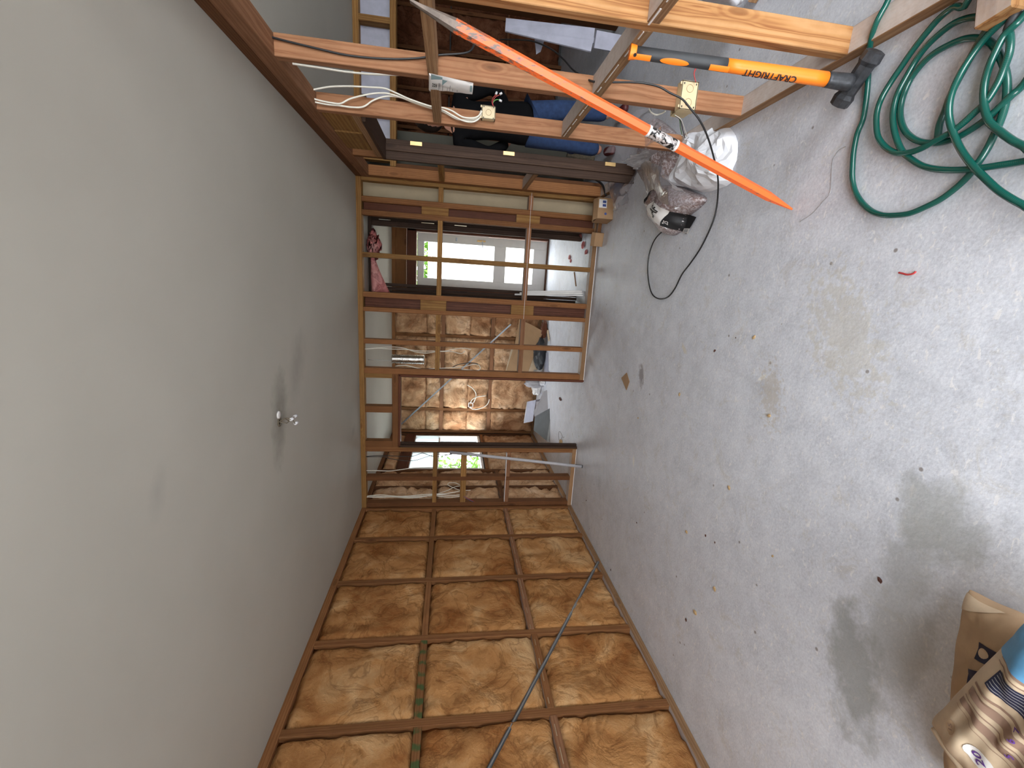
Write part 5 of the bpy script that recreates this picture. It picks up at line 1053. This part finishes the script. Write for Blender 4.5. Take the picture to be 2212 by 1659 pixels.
for (fx, fy, dx, dy) in ((1.30, 4.36, -.03, -.16), (1.54, 4.15, .02, -.17)):
    skinned('shoe', [(fx, fy+.03, .05, (.042, .042)), (fx+dx*.4, fy+dy*.4, .042, (.045, .036)), (fx+dx, fy+dy, .034, (.042, .028))], [(0, 1), (1, 2)], 'shoe_red', pr, PO, 2)
# head with face and hair, turned slightly away
bm = bmesh.new(); bmesh.ops.create_icosphere(bm, subdivisions=4, radius=1)
for v in bm.verts:
    x, y, z = v.co; w_ = 1-.18*max(0, -z)
    yy_ = y*.098; 
    if y < 0: yy_ -= .018*math.exp(-((x/.16)**2+((z+.12)/.22)**2)); yy_ += .010*math.exp(-(((abs(x)-.36)/.18)**2+((z-.06)/.12)**2)); yy_ -= .006*math.exp(-((x/.3)**2+((z+.52)/.08)**2))
    v.co = Vector((x*.076*w_, yy_, z*.118))
me = bpy.data.meshes.new('head'); bm.to_mesh(me); bm.free(); [setattr(p, 'use_smooth', True) for p in me.polygons]; hd_ = link('head', me, 'skin', pr); hd_.location = Vector((1.36, 4.23, 1.715))-PO; hd_.rotation_euler = (.25, 0, .5)
bm = bmesh.new(); bmesh.ops.create_icosphere(bm, subdivisions=4, radius=1)
for v in list(bm.verts):
    x, y, z = v.co
    if y < -.25 and z < .45: bm.verts.remove(v)
for v in bm.verts: x, y, z = v.co; v.co = Vector((x*.086, y*.110+.006, z*.128+.004))*(1+.03*noise.noise(v.co*6))
me = bpy.data.meshes.new('hair'); bm.to_mesh(me); bm.free(); [setattr(p, 'use_smooth', True) for p in me.polygons]; link('hair', me, 'hair', hd_)
for sx_ in (-1, 1):
    lathe('ear', [(.010, -.004), (.016, 0), (.010, .006)], 'skin', hd_, (sx_*.076, .005, -.01), (0, PI/2, 0), 12)
    lathe('eye', [(.004, 0), (.010, .003), (.010, .006), (.004, .009)], 'paper_white', hd_, (sx_*.028, -.086, .008), (PI/2, 0, 0), 10); lathe('iris', [(.0045, 0), (.0045, .002)], 'hair', hd_, (sx_*.028, -.095, .008), (PI/2, 0, 0), 10)
def hand(wr, d, up_):
    wr, d, up_ = Vector(wr), Vector(d).normalized(), Vector(up_).normalized(); s_ = d.cross(up_).normalized()
    P = lambda a, b, c: tuple(wr+d*a+s_*b+up_*c)
    vv = [P(0, 0, 0)+(.026,), P(.05, 0, 0)+(.036,), P(.085, 0, 0)+(.034,)]; ee = [(0, 1), (1, 2)]
    for k, (b, L_) in enumerate(((-.030, .070), (-.010, .080), (.010, .075), (.030, .058))):
        i = len(vv); vv += [P(.09, b, 0)+(.010,), P(.09+L_*.5, b*1.1, -.012)+(.009,), P(.09+L_*.85, b*1.1, -.035)+(.008,)]; ee += [(2, i), (i, i+1), (i+1, i+2)]
    i = len(vv); vv += [P(.035, -.045, -.01)+(.012,), P(.075, -.062, -.02)+(.010,)]; ee += [(1, i), (i, i+1)]
    skinned('hand', vv, ee, 'skin', pr, PO, 1)
hand((1.33, 4.47, .97), (.8, .2, -.5), (0, 1, 0)); hand((1.57, 4.46, 1.0), (-.8, .2, -.5), (0, 1, 0))
# odds and ends stacked on the floor behind the person
for k, (x_, y_, h_b, m) in enumerate(((1.22, 4.95, .42, 'bottle_blue'), (1.31, 5.0, .36, 'white_paint'), (1.39, 4.93, .30, 'clay_dirt'), (1.47, 5.02, .40, 'bottle_blue'))):
    o = lathe('bottle', [(.035, 0), (.038, .01), (.038, h_b*.65), (.014, h_b*.8), (.014, h_b*.92), (.017, h_b*.93), (.017, h_b)], m, None, (x_, y_, 0)); tag(o, ('tall dark blue bottle nearest the doorway jamb behind the person', 'white bottle behind the person', 'shortest brown bottle behind the person', 'dark blue bottle farthest right behind the person')[k], 'bottle')
